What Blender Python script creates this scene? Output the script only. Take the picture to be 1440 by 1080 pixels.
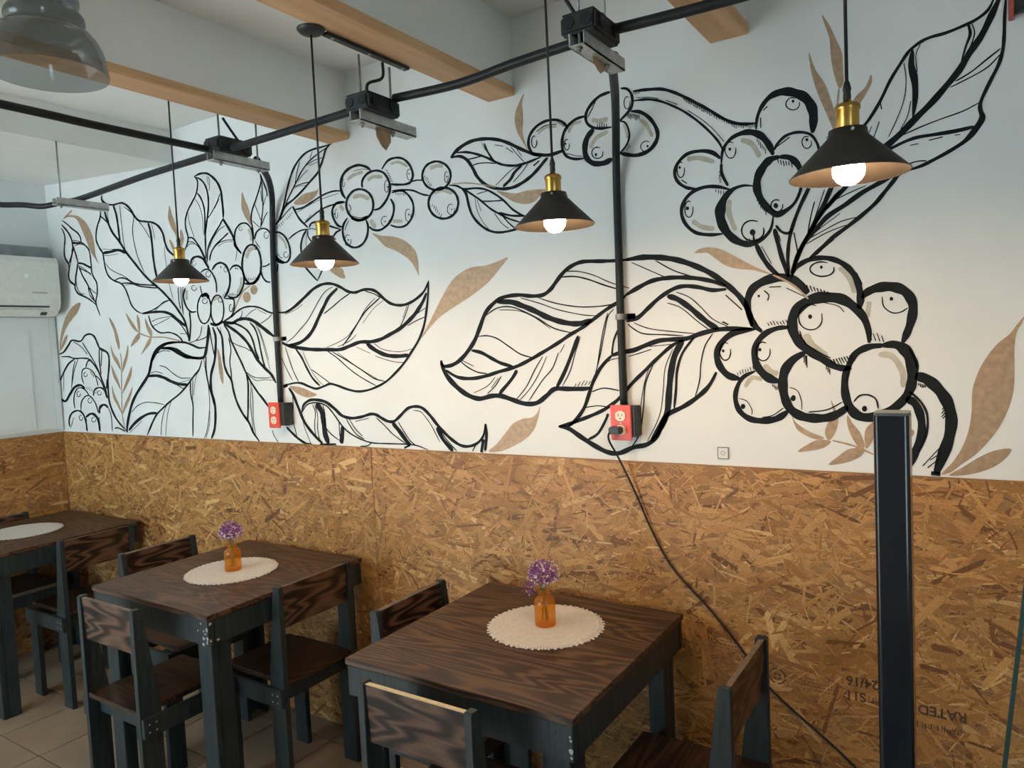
import bpy, bmesh, math, random
from mathutils import Vector, Matrix
random.seed(7)
R = random.Random(11)

# ------------------------------------------------------------------ camera, world, light, exposure
scene = bpy.context.scene
for o in list(bpy.data.objects):
    bpy.data.objects.remove(o, do_unlink=True)
COL = scene.collection

cam_d = bpy.data.cameras.new('camera')
cam = bpy.data.objects.new('camera', cam_d)
COL.objects.link(cam)
cam_d.sensor_fit = 'HORIZONTAL'
cam_d.sensor_width = 36.0
cam_d.lens = 36.0 * 1035.03 / 1440.0
cam_d.clip_start = 0.02
cr = Vector((0.839427, 0.541495, -0.046316)); cu = Vector((0.008541, 0.072068, 0.997363)); cf = Vector((-0.543405, 0.837610, -0.055871))
cam.matrix_world = Matrix(((cr.x, cu.x, -cf.x, 4.5582), (cr.y, cu.y, -cf.y, -2.1777), (cr.z, cu.z, -cf.z, 1.6167), (0, 0, 0, 1)))
scene.camera = cam

world = bpy.data.worlds.new('sky')
scene.world = world
world.use_nodes = True
bg = world.node_tree.nodes['Background']
bg.inputs['Color'].default_value = (0.70, 0.925, 1.0, 1)
bg.inputs['Strength'].default_value = 5.2
BULB_STRENGTH = 350.0

vs = scene.view_settings
vs.view_transform = 'Standard'
vs.look = 'None'
vs.exposure = 0.14
vs.gamma = 1.0
vs.use_curve_mapping = False

added_sun_d = bpy.data.lights.new('sun', 'SUN'); added_sun_d.energy = 34.0; added_sun_d.angle = math.radians(0.6); added_sun_d.color = (1.0, 0.98, 0.95)  # added direct light: its bounce off floor and paving lifts the ceiling
added_sun = bpy.data.objects.new('sun', added_sun_d); COL.objects.link(added_sun)
added_sun.rotation_euler = Vector((0.18, 0.50, -0.85)).to_track_quat('-Z', 'Y').to_euler()

def portal(name, loc, rot, sx, sy):
    d = bpy.data.lights.new(name, 'AREA'); d.shape = 'RECTANGLE'; d.size = sx; d.size_y = sy
    d.cycles.is_portal = True
    o = bpy.data.objects.new(name, d); o.location = loc; o.rotation_euler = rot; COL.objects.link(o)
    return o
# the open shop front behind the camera and the open side bay: portals guide the sky light through them
ROOM_X1, ROOM_Y0 = 6.6, -4.2
portal('shopfront_portal', (1.2, ROOM_Y0 - 0.02, 1.25), (math.radians(90), 0, 0), 2.0, 2.3)
portal('side_bay_portal', (ROOM_X1 + 0.02, -3.6, 1.35), (math.radians(90), 0, math.radians(90)), 0.6, 2.1)

# ------------------------------------------------------------------ helpers
def link(o, parent=None):
    COL.objects.link(o)
    if parent is not None:
        o.parent = parent
    return o

def mesh_obj(name, verts, faces, mat, parent=None, smooth=False):
    me = bpy.data.meshes.new(name)
    me.from_pydata([tuple(v) for v in verts], [], faces)
    me.update()
    if smooth:
        me.polygons.foreach_set('use_smooth', [True] * len(me.polygons))
    for m in (mat if isinstance(mat, (list, tuple)) else [mat]):
        me.materials.append(m)
    return link(bpy.data.objects.new(name, me), parent)

def bm_obj(name, bm, mat, parent=None, smooth=False):
    me = bpy.data.meshes.new(name)
    bmesh.ops.recalc_face_normals(bm, faces=bm.faces)
    bm.to_mesh(me); bm.free()
    if smooth:
        me.polygons.foreach_set('use_smooth', [True] * len(me.polygons))
    for m in (mat if isinstance(mat, (list, tuple)) else [mat]):
        me.materials.append(m)
    return link(bpy.data.objects.new(name, me), parent)

def add_box(bm, a, b, bevel=0.0, mi=0):
    x0, y0, z0 = a; x1, y1, z1 = b
    tmp = bmesh.new()
    vs_ = [tmp.verts.new(c) for c in ((x0, y0, z0), (x1, y0, z0), (x1, y1, z0), (x0, y1, z0), (x0, y0, z1), (x1, y0, z1), (x1, y1, z1), (x0, y1, z1))]
    for f in ((3, 2, 1, 0), (4, 5, 6, 7), (0, 1, 5, 4), (1, 2, 6, 5), (2, 3, 7, 6), (3, 0, 4, 7)):
        tmp.faces.new([vs_[i] for i in f])
    if bevel > 0:
        bmesh.ops.bevel(tmp, geom=list(tmp.edges), offset=bevel, segments=2, affect='EDGES', clamp_overlap=True)
    merge(bm, tmp, mi)

def merge(bm, tmp, mi=0):
    vm = {}
    for v in tmp.verts:
        vm[v] = bm.verts.new(v.co)
    for f in tmp.faces:
        try:
            nf = bm.faces.new([vm[v] for v in f.verts]); nf.material_index = mi; nf.smooth = f.smooth
        except ValueError:
            pass
    tmp.free()

def box(name, a, b, mat, parent=None, bevel=0.0):
    bm = bmesh.new(); add_box(bm, a, b, bevel)
    return bm_obj(name, bm, mat, parent)

def prism(name, poly, axis, t0, t1, mat, parent=None, bevel=0.0):
    """extrude a 2D polygon along an axis: 'x' -> poly is (y,z); 'y' -> (x,z); 'z' -> (x,y)"""
    bm = bmesh.new()
    def P(q, t):
        return {'x': (t, q[0], q[1]), 'y': (q[0], t, q[1]), 'z': (q[0], q[1], t)}[axis]
    A = [bm.verts.new(P(q, t0)) for q in poly]; B = [bm.verts.new(P(q, t1)) for q in poly]
    n = len(poly)
    bm.faces.new(A); bm.faces.new(B[::-1])
    for i in range(n):
        bm.faces.new([A[i], B[i], B[(i + 1) % n], A[(i + 1) % n]])
    bmesh.ops.recalc_face_normals(bm, faces=bm.faces)
    if bevel > 0:
        bmesh.ops.bevel(bm, geom=list(bm.edges), offset=bevel, segments=2, affect='EDGES', clamp_overlap=True)
    return bm_obj(name, bm, mat, parent)

def add_lathe(bm, prof, c=(0, 0, 0), seg=32, mi=0, closed=False):
    rings = []
    for r, z in prof:
        if r < 1e-6:
            rings.append([bm.verts.new((c[0], c[1], c[2] + z))])
        else:
            rings.append([bm.verts.new((c[0] + r * math.cos(2 * math.pi * k / seg), c[1] + r * math.sin(2 * math.pi * k / seg), c[2] + z)) for k in range(seg)])
    prs = list(zip(rings[:-1], rings[1:]))
    if closed:
        prs.append((rings[-1], rings[0]))
    for a, b in prs:
        for k in range(seg):
            k2 = (k + 1) % seg
            vs_ = []
            for v in (a[k % len(a)], a[k2 % len(a)], b[k2 % len(b)], b[k % len(b)]):
                if v not in vs_:
                    vs_.append(v)
            if len(vs_) > 2:
                f = bm.faces.new(vs_); f.smooth = True; f.material_index = mi

def lathe(name, prof, c, mat, parent=None, seg=32, closed=False):
    bm = bmesh.new(); add_lathe(bm, prof, c, seg, 0, closed)
    return bm_obj(name, bm, mat, parent)

def smooth_pts(pts, n=6, closed=False):
    pts = [tuple(q) for q in pts]
    if len(pts) < 3:
        return pts
    out = []
    N = len(pts)
    rng = N if closed else N - 1
    for i in range(rng):
        g = (lambda j: pts[j % N]) if closed else (lambda j: pts[max(0, min(N - 1, j))])
        p0, p1, p2, p3 = g(i - 1), g(i), g(i + 1), g(i + 2)
        for k in range(n):
            t = k / n
            out.append(tuple(0.5 * ((2 * b) + (-a + c) * t + (2 * a - 5 * b + 4 * c - d) * t * t + (-a + 3 * b - 3 * c + d) * t ** 3) for a, b, c, d in zip(p0, p1, p2, p3)))
    if not closed:
        out.append(pts[-1])
    return out

def add_tube(bm, pts, r, seg=8, mi=0):
    pts = [Vector(q) for q in pts]
    rings = []
    prev = None
    for i, q in enumerate(pts):
        t = (pts[min(i + 1, len(pts) - 1)] - pts[max(i - 1, 0)]).normalized()
        a = prev if prev is not None else (Vector((0, 0, 1)) if abs(t.z) < 0.9 else Vector((1, 0, 0)))
        n = (a - t * a.dot(t)).normalized(); prev = n
        b = t.cross(n)
        rr = r[i] if isinstance(r, (list, tuple)) else r
        rings.append([bm.verts.new(q + (n * math.cos(2 * math.pi * k / seg) + b * math.sin(2 * math.pi * k / seg)) * rr) for k in range(seg)])
    for a, b in zip(rings[:-1], rings[1:]):
        for k in range(seg):
            f = bm.faces.new([a[k], a[(k + 1) % seg], b[(k + 1) % seg], b[k]]); f.smooth = True; f.material_index = mi
    bm.faces.new(rings[0][::-1]).material_index = mi
    bm.faces.new(rings[-1]).material_index = mi

def tube(name, pts, r, mat, parent=None, seg=8, sm=0):
    bm = bmesh.new(); add_tube(bm, smooth_pts(pts, sm) if sm else pts, r, seg)
    return bm_obj(name, bm, mat, parent)

def thing(name, label, cat, loc=(0, 0, 0), rz=0.0, group=None):
    o = bpy.data.objects.new(name, None); COL.objects.link(o)
    o.empty_display_size = 0.05
    o.location = loc; o.rotation_euler = (0, 0, rz)
    tag(o, label, cat, group)
    return o

def tag(o, label, cat, group=None):
    o['label'] = label; o['category'] = cat
    if group:
        o['group'] = group
    return o

def copy_tree(o, parent=None):
    c = o.copy(); COL.objects.link(c); c.parent = parent
    for ch in list(o.children):
        copy_tree(ch, c)
    return c

def struct(o):
    o['kind'] = 'structure'
    return o

# ------------------------------------------------------------------ materials
def new_mat(name):
    m = bpy.data.materials.new(name); m.use_nodes = True
    nt = m.node_tree
    return m, nt, nt.nodes['Principled BSDF']

def coords(nt, scale=(1, 1, 1), rot=(0, 0, 0)):
    tc = nt.nodes.new('ShaderNodeTexCoord'); mp = nt.nodes.new('ShaderNodeMapping')
    mp.inputs['Scale'].default_value = scale; mp.inputs['Rotation'].default_value = rot
    nt.links.new(tc.outputs['Object'], mp.inputs['Vector'])
    return mp.outputs['Vector']

def noise(nt, vec, scale, detail=4, rough=0.55, dist=0.0):
    n = nt.nodes.new('ShaderNodeTexNoise')
    n.inputs['Scale'].default_value = scale; n.inputs['Detail'].default_value = detail
    n.inputs['Roughness'].default_value = rough; n.inputs['Distortion'].default_value = dist
    nt.links.new(vec, n.inputs['Vector'])
    return n.outputs['Fac']

def ramp(nt, fac, stops):
    r = nt.nodes.new('ShaderNodeValToRGB')
    el = r.color_ramp.elements
    while len(el) < len(stops):
        el.new(0.5)
    for e, (pos, c) in zip(el, stops):
        e.position = pos; e.color = (*c, 1)
    nt.links.new(fac, r.inputs['Fac'])
    return r.outputs['Color']

def bump(nt, bs, h, strength=0.2, dist=0.002):
    b = nt.nodes.new('ShaderNodeBump'); b.inputs['Strength'].default_value = strength; b.inputs['Distance'].default_value = dist
    nt.links.new(h, b.inputs['Height']); nt.links.new(b.outputs['Normal'], bs.inputs['Normal'])

def mottled(name, c0, c1, scale=8, rough=0.6, metallic=0.0, bmp=0.0, stretch=(1, 1, 1), detail=4, spec=0.5, coat=0.0):
    m, nt, bs = new_mat(name)
    f = noise(nt, coords(nt, stretch), scale, detail)
    nt.links.new(ramp(nt, f, [(0.3, c0), (0.7, c1)]), bs.inputs['Base Color'])
    bs.inputs['Roughness'].default_value = rough; bs.inputs['Metallic'].default_value = metallic
    bs.inputs['Specular IOR Level'].default_value = spec
    bs.inputs['Coat Weight'].default_value = coat
    if bmp:
        bump(nt, bs, f, bmp)
    return m

def painted_wood(name, c0, c1, worn):
    """dark painted timber with brushed grain and sparse chips down to pale wood"""
    m, nt, bs = new_mat(name)
    g = noise(nt, coords(nt, (30, 30, 3)), 3.0, 5)
    base = ramp(nt, g, [(0.3, c0), (0.75, c1)])
    w = noise(nt, coords(nt, (1, 1, 0.5)), 55.0, 3, 0.6)
    mk = ramp(nt, w, [(0.74, (0, 0, 0)), (0.78, (1, 1, 1))])
    mix = nt.nodes.new('ShaderNodeMix'); mix.data_type = 'RGBA'
    nt.links.new(mk, mix.inputs['Factor']); nt.links.new(base, mix.inputs['A']); mix.inputs['B'].default_value = (*worn, 1)
    nt.links.new(mix.outputs['Result'], bs.inputs['Base Color'])
    bs.inputs['Roughness'].default_value = 0.48
    bump(nt, bs, g, 0.25, 0.001)
    return m

def laminate(name, axis, dark, mid, light, rough=0.42, bend=0.6, figure=6.0):
    """walnut laminate: long figured grain running along x or y of the object"""
    m, nt, bs = new_mat(name)
    sc = (0.9, figure, figure) if axis == 'x' else (figure, 0.9, figure)
    big = noise(nt, coords(nt, sc), 1.0, 2, 0.45, bend)
    fine = noise(nt, coords(nt, (9, 150, 150) if axis == 'x' else (150, 9, 150)), 1.0, 3, 0.6)
    a_ = nt.nodes.new('ShaderNodeMath'); a_.operation = 'MULTIPLY'; a_.inputs[1].default_value = 120.0
    nt.links.new(big, a_.inputs[0])
    b_ = nt.nodes.new('ShaderNodeMath'); b_.operation = 'SINE'; nt.links.new(a_.outputs[0], b_.inputs[0])
    c_ = nt.nodes.new('ShaderNodeMath'); c_.operation = 'MULTIPLY_ADD'; c_.inputs[1].default_value = 0.30; c_.inputs[2].default_value = 0.28
    nt.links.new(b_.outputs[0], c_.inputs[0])
    d_ = nt.nodes.new('ShaderNodeMath'); d_.operation = 'MULTIPLY_ADD'; d_.inputs[1].default_value = 0.5
    nt.links.new(fine, d_.inputs[0]); nt.links.new(c_.outputs[0], d_.inputs[2])
    nt.links.new(ramp(nt, d_.outputs[0], [(0.25, dark), (0.55, mid), (0.85, light)]), bs.inputs['Base Color'])
    bs.inputs['Roughness'].default_value = rough
    bump(nt, bs, fine, 0.08, 0.0006)
    return m

def flat(name, c, rough=0.5, metallic=0.0, spec=0.5):
    m, nt, bs = new_mat(name)
    f = noise(nt, coords(nt), 40, 2)
    nt.links.new(ramp(nt, f, [(0.2, tuple(0.92 * k for k in c)), (0.8, tuple(min(1, 1.06 * k) for k in c))]), bs.inputs['Base Color'])
    bs.inputs['Roughness'].default_value = rough; bs.inputs['Metallic'].default_value = metallic
    bs.inputs['Specular IOR Level'].default_value = spec
    return m

M = {}
M['wall'] = mottled('wall_paint', (0.70, 0.735, 0.74), (0.76, 0.79, 0.79), 3.0, 0.62, bmp=0.06)
M['ceil'] = mottled('ceiling_paint', (0.74, 0.76, 0.74), (0.82, 0.83, 0.81), 2.2, 0.8, bmp=0.12)
M['black_paint'] = mottled('mural_black', (0.006, 0.009, 0.011), (0.011, 0.015, 0.018), 30, 0.6, spec=0.15)
M['gold_paint'] = mottled('mural_gold', (0.33, 0.225, 0.145), (0.47, 0.335, 0.22), 60, 0.5, 0.2, bmp=0.1)
M['shade_paint'] = mottled('mural_grey', (0.40, 0.385, 0.32), (0.52, 0.50, 0.43), 40, 0.6)
M['frame'] = painted_wood('painted_frame', (0.008, 0.0145, 0.018), (0.030, 0.043, 0.047), (0.24, 0.25, 0.23))
M['table_top'] = laminate('walnut_top', 'x', (0.026, 0.013, 0.008), (0.060, 0.029, 0.016), (0.115, 0.062, 0.034), 0.42, 0.12, 7.0)
M['seat_x'] = laminate('walnut_seat', 'x', (0.008, 0.004, 0.003), (0.048, 0.022, 0.014), (0.13, 0.068, 0.042), 0.42, 0.3, 6.0)
M['seat_dark'] = laminate('walnut_dark_seat', 'x', (0.012, 0.006, 0.004), (0.035, 0.017, 0.010), (0.06, 0.03, 0.018), 0.42, 0.8)
M['pale_edge'] = mottled('raw_board_edge', (0.55, 0.44, 0.27), (0.68, 0.57, 0.38), 60, 0.7)
M['chip'] = mottled('bare_undercoat', (0.34, 0.36, 0.35), (0.50, 0.51, 0.49), 60, 0.7)
M['dark_edge'] = mottled('brown_board_edge', (0.10, 0.07, 0.05), (0.19, 0.14, 0.10), 60, 0.6)
M['plank'] = mottled('pine_plank', (0.56, 0.32, 0.145), (0.72, 0.46, 0.25), 2.0, 0.55, stretch=(14, 1.2, 14), detail=6)
M['conduit'] = mottled('black_conduit', (0.010, 0.014, 0.016), (0.020, 0.025, 0.028), 20, 0.45, spec=0.25)
M['box_black'] = mottled('black_box', (0.012, 0.015, 0.017), (0.026, 0.030, 0.032), 30, 0.5)
M['galv'] = mottled('galvanised_steel', (0.36, 0.38, 0.38), (0.58, 0.60, 0.59), 40, 0.42, 0.55)
M['rod'] = mottled('threaded_rod', (0.22, 0.24, 0.24), (0.36, 0.38, 0.38), 90, 0.4, 0.8)
M['red'] = flat('red_plate', (0.72, 0.075, 0.045), 0.38)
M['ivory'] = flat('ivory_socket', (0.78, 0.70, 0.55), 0.4)
M['black_plastic'] = flat('black_plastic', (0.012, 0.012, 0.013), 0.4)
M['brass'] = mottled('aged_brass', (0.42, 0.25, 0.06), (0.60, 0.38, 0.11), 30, 0.28, 1.0)
M['shade_out'] = mottled('shade_black', (0.016, 0.016, 0.015), (0.026, 0.025, 0.023), 30, 0.42)
M['shade_in'] = mottled('shade_inside', (0.0045, 0.0038, 0.0033), (0.008, 0.0066, 0.0055), 20, 0.7, spec=0.1)
M['paper'] = mottled('brown_paper', (0.42, 0.30, 0.19), (0.56, 0.42, 0.28), 40, 0.8)
M['ac'] = flat('ac_plastic', (0.72, 0.75, 0.70), 0.35)
M['ac_dark'] = flat('ac_gap', (0.06, 0.065, 0.065), 0.6)
M['grey_strip'] = mottled('grey_plaster', (0.22, 0.25, 0.27), (0.34, 0.37, 0.39), 12, 0.85, bmp=0.3)
M['panel_white'] = mottled('white_board', (0.70, 0.76, 0.77), (0.76, 0.81, 0.82), 3, 0.45)
M['mat'] = mottled('cotton_weave', (0.56, 0.53, 0.49), (0.70, 0.67, 0.63), 160, 0.9, bmp=0.4)
M['tile'] = mottled('beige_tile', (0.27, 0.195, 0.135), (0.35, 0.26, 0.185), 5, 0.38, bmp=0.04)
M['grout'] = mottled('dark_grout', (0.045, 0.036, 0.028), (0.075, 0.06, 0.047), 30, 0.9)
M['post'] = mottled('navy_post', (0.004, 0.008, 0.014), (0.007, 0.012, 0.019), 10, 0.16)
M['post_cap'] = mottled('grey_cap', (0.09, 0.11, 0.11), (0.13, 0.15, 0.15), 20, 0.4)
M['stem'] = flat('dry_stem', (0.16, 0.15, 0.06), 0.7)
M['lilac'] = flat('lilac_floret', (0.34, 0.13, 0.42), 0.8)
M['violet'] = flat('violet_floret', (0.20, 0.055, 0.27), 0.8)
M['pale_floret'] = flat('pale_floret', (0.72, 0.58, 0.66), 0.8)
M['sign_red'] = flat('sign_red_edge', (0.42, 0.09, 0.075), 0.5)
M['sign_dark'] = flat('sign_dark_face', (0.02, 0.028, 0.034), 0.4)
M['ink'] = flat('stamp_ink', (0.085, 0.055, 0.035), 0.8)
M['osb'] = mottled('osb_board', (0.24, 0.12, 0.045), (0.34, 0.18, 0.07), 25, 0.6)

def osb_strand_mat():
    m, nt, bs = new_mat('osb_strands')
    at = nt.nodes.new('ShaderNodeAttribute'); at.attribute_name = 'tone'
    f = noise(nt, coords(nt), 260, 3)
    mx = nt.nodes.new('ShaderNodeMix'); mx.data_type = 'RGBA'; mx.blend_type = 'MULTIPLY'; mx.inputs['Factor'].default_value = 1.0
    nt.links.new(at.outputs['Color'], mx.inputs['A'])
    nt.links.new(ramp(nt, f, [(0.3, (0.72, 0.70, 0.66)), (0.7, (1.1, 1.1, 1.1))]), mx.inputs['B'])
    nt.links.new(mx.outputs['Result'], bs.inputs['Base Color'])
    bs.inputs['Roughness'].default_value = 0.5
    return m
M['strand'] = osb_strand_mat()

def glass(name, c, rough=0.02, ior=1.45):
    m, nt, bs = new_mat(name)
    f = noise(nt, coords(nt), 6, 1)
    nt.links.new(ramp(nt, f, [(0.2, c), (0.8, tuple(min(1, 1.05 * k) for k in c))]), bs.inputs['Base Color'])
    bs.inputs['Transmission Weight'].default_value = 1.0
    bs.inputs['Roughness'].default_value = rough; bs.inputs['IOR'].default_value = ior
    return m
def thin_glass(name, c, rough=0.03, body=None):
    m = bpy.data.materials.new(name); m.use_nodes = True
    nt = m.node_tree; nt.nodes.remove(nt.nodes['Principled BSDF'])
    out = nt.nodes['Material Output']
    tr_ = nt.nodes.new('ShaderNodeBsdfTransparent'); gl_ = nt.nodes.new('ShaderNodeBsdfGlossy'); mx = nt.nodes.new('ShaderNodeMixShader'); fr = nt.nodes.new('ShaderNodeMath'); lw = nt.nodes.new('ShaderNodeLayerWeight'); pw = nt.nodes.new('ShaderNodeMath')
    f = noise(nt, coords(nt), 9, 2)
    nt.links.new(ramp(nt, f, [(0.2, tuple(0.96 * k for k in c)), (0.8, c)]), tr_.inputs['Color'])
    gl_.inputs['Roughness'].default_value = rough; lw.inputs['Blend'].default_value = 0.5
    pw.operation = 'POWER'; pw.inputs[1].default_value = 4.0; nt.links.new(lw.outputs['Facing'], pw.inputs[0])
    fr.operation = 'MULTIPLY_ADD'; fr.inputs[1].default_value = 0.55; fr.inputs[2].default_value = 0.045; nt.links.new(pw.outputs[0], fr.inputs[0])
    src = tr_.outputs[0]
    if body:
        tl = nt.nodes.new('ShaderNodeBsdfTranslucent'); tl.inputs['Color'].default_value = (*body[:3], 1)
        df = nt.nodes.new('ShaderNodeBsdfDiffuse'); df.inputs['Color'].default_value = (*body[:3], 1)
        m1 = nt.nodes.new('ShaderNodeMixShader'); m2 = nt.nodes.new('ShaderNodeMixShader'); m2.inputs['Fac'].default_value = body[3]
        nt.links.new(tl.outputs[0], m1.inputs[1]); nt.links.new(df.outputs[0], m1.inputs[2])
        nt.links.new(tr_.outputs[0], m2.inputs[1]); nt.links.new(m1.outputs[0], m2.inputs[2]); src = m2.outputs[0]
    nt.links.new(fr.outputs[0], mx.inputs['Fac']); nt.links.new(src, mx.inputs[1]); nt.links.new(gl_.outputs[0], mx.inputs[2])
    nt.links.new(mx.outputs[0], out.inputs['Surface'])
    return m
M['amber'] = thin_glass('amber_glass', (0.98, 0.66, 0.20), 0.03, (0.95, 0.42, 0.04, 0.28))
M['smoke'] = thin_glass('smoked_glass', (0.52, 0.55, 0.56), 0.05, (0.16, 0.175, 0.18, 0.22))
M['clear'] = glass('sheet_glass', (0.93, 0.98, 0.96))
M['glass_edge'] = mottled('glass_green_edge', (0.016, 0.055, 0.055), (0.032, 0.085, 0.083), 12, 0.2)

def bulb_mat():
    m, nt, bs = new_mat('lit_bulb')
    bs.inputs['Emission Color'].default_value = (1.0, 0.64, 0.34, 1)
    bs.inputs['Emission Strength'].default_value = BULB_STRENGTH
    bs.inputs['Base Color'].default_value = (1, 0.95, 0.85, 1)
    return m
M['bulb'] = bulb_mat()

# ------------------------------------------------------------------ structure: floor of beige tiles
floor = struct(box('floor', (-0.1, ROOM_Y0, -0.12), (ROOM_X1, 0.0, -0.004), M['grout']))
T = 0.335
tile_me = None
for i in range(-1, 17):
    for j in range(-1, 9):
        x0 = 0.573 + (i - 1) * T; y1 = -0.125 - (j - 1) * T
        xa, xb = max(0.0, x0 + 0.002), x0 + T - 0.002
        yb, ya = min(-0.001, y1 - 0.002), y1 - T + 0.002
        if xb - xa < 0.03 or yb - ya < 0.03:
            continue
        full = (xa == x0 + 0.002) and (yb == y1 - 0.002)
        if full and tile_me is not None:
            o = link(bpy.data.objects.new('tile', tile_me), floor); o.location = (xa, ya, 0)
            continue
        bm = bmesh.new(); add_box(bm, (0, 0, -0.004), (xb - xa, yb - ya, 0), 0.0012)
        o = bm_obj('tile', bm, M['tile'], floor); o.location = (xa, ya, 0)
        if full:
            tile_me = o.data
# plain paving where the camera does not reach
struct(box('floor', (-0.1, ROOM_Y0, -0.004), (ROOM_X1, -3.145, -0.0005), M['tile']))

struct(box('ground', (-8.0, -14.0, -0.30), (16.0, 8.0, -0.13), mottled('pavement', (0.37, 0.41, 0.43), (0.44, 0.48, 0.50), 2, 0.8)))  # unseen slab, added to bounce sunlight up onto ceiling and beams
# walls
ZC = 2.717
wall_back = struct(box('wall_back', (-0.1, 0.0, -0.1), (ROOM_X1, 0.12, 3.0), M['wall']))
wall_left = struct(box('wall_left', (-0.12, ROOM_Y0, -0.1), (0.0, 0.0, 3.0), M['wall']))
bm = bmesh.new()
add_box(bm, (ROOM_X1, ROOM_Y0, -0.1), (ROOM_X1 + 0.12, -3.9, 3.0)); add_box(bm, (ROOM_X1, -3.3, -0.1), (ROOM_X1 + 0.12, 0.12, 3.0))
add_box(bm, (ROOM_X1, -3.9, -0.1), (ROOM_X1 + 0.12, -3.3, 0.3)); add_box(bm, (ROOM_X1, -3.9, 2.4), (ROOM_X1 + 0.12, -3.3, 3.0))
struct(bm_obj('wall_right', bm, M['wall']))
bm = bmesh.new()
add_box(bm, (-0.12, ROOM_Y0 - 0.12, -0.1), (0.2, ROOM_Y0, 3.0)); add_box(bm, (2.2, ROOM_Y0 - 0.12, -0.1), (ROOM_X1 + 0.12, ROOM_Y0, 3.0))
add_box(bm, (0.2, ROOM_Y0 - 0.12, 2.4), (2.2, ROOM_Y0, 3.0)); add_box(bm, (0.2, ROOM_Y0 - 0.12, -0.1), (2.2, ROOM_Y0, 0.1))
struct(bm_obj('wall_front', bm, M['wall']))

# ceiling with plastered beams that carry pine planks, and the lower soffit over the left bay
ceiling = struct(box('ceiling', (-0.1, ROOM_Y0, ZC), (ROOM_X1, 0.0, 3.0), M['ceil']))
prism('soffit', [(0.0, 2.645), (1.235, 2.56), (1.235, ZC), (0.0, ZC)], 'y', ROOM_Y0, 0.0, M['ceil'], ceiling)
for k in range(5):
    bx = 2.3136 + 0.7865 * k
    beam = prism('beam', [(bx + 0.006, 2.486), (bx + 0.104, 2.486), (bx + 0.104, ZC), (bx + 0.006, ZC)], 'y', ROOM_Y0, 0.0, M['ceil'], ceiling)
    bm = bmesh.new()
    prof = [(bx, 2.459), (bx + 0.003, 2.457), (bx + 0.107, 2.457), (bx + 0.112, 2.462), (bx + 0.112, 2.484), (bx, 2.484)]
    A = [bm.verts.new((x, ROOM_Y0, z)) for x, z in prof]; B = [bm.verts.new((x, -0.002, z)) for x, z in prof]
    bm.faces.new(A); bm.faces.new(B[::-1])
    for i in range(len(prof)):
        bm.faces.new([A[i], B[i], B[(i + 1) % len(prof)], A[(i + 1) % len(prof)]])
    bm_obj('plank', bm, M['plank'], beam)

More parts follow.
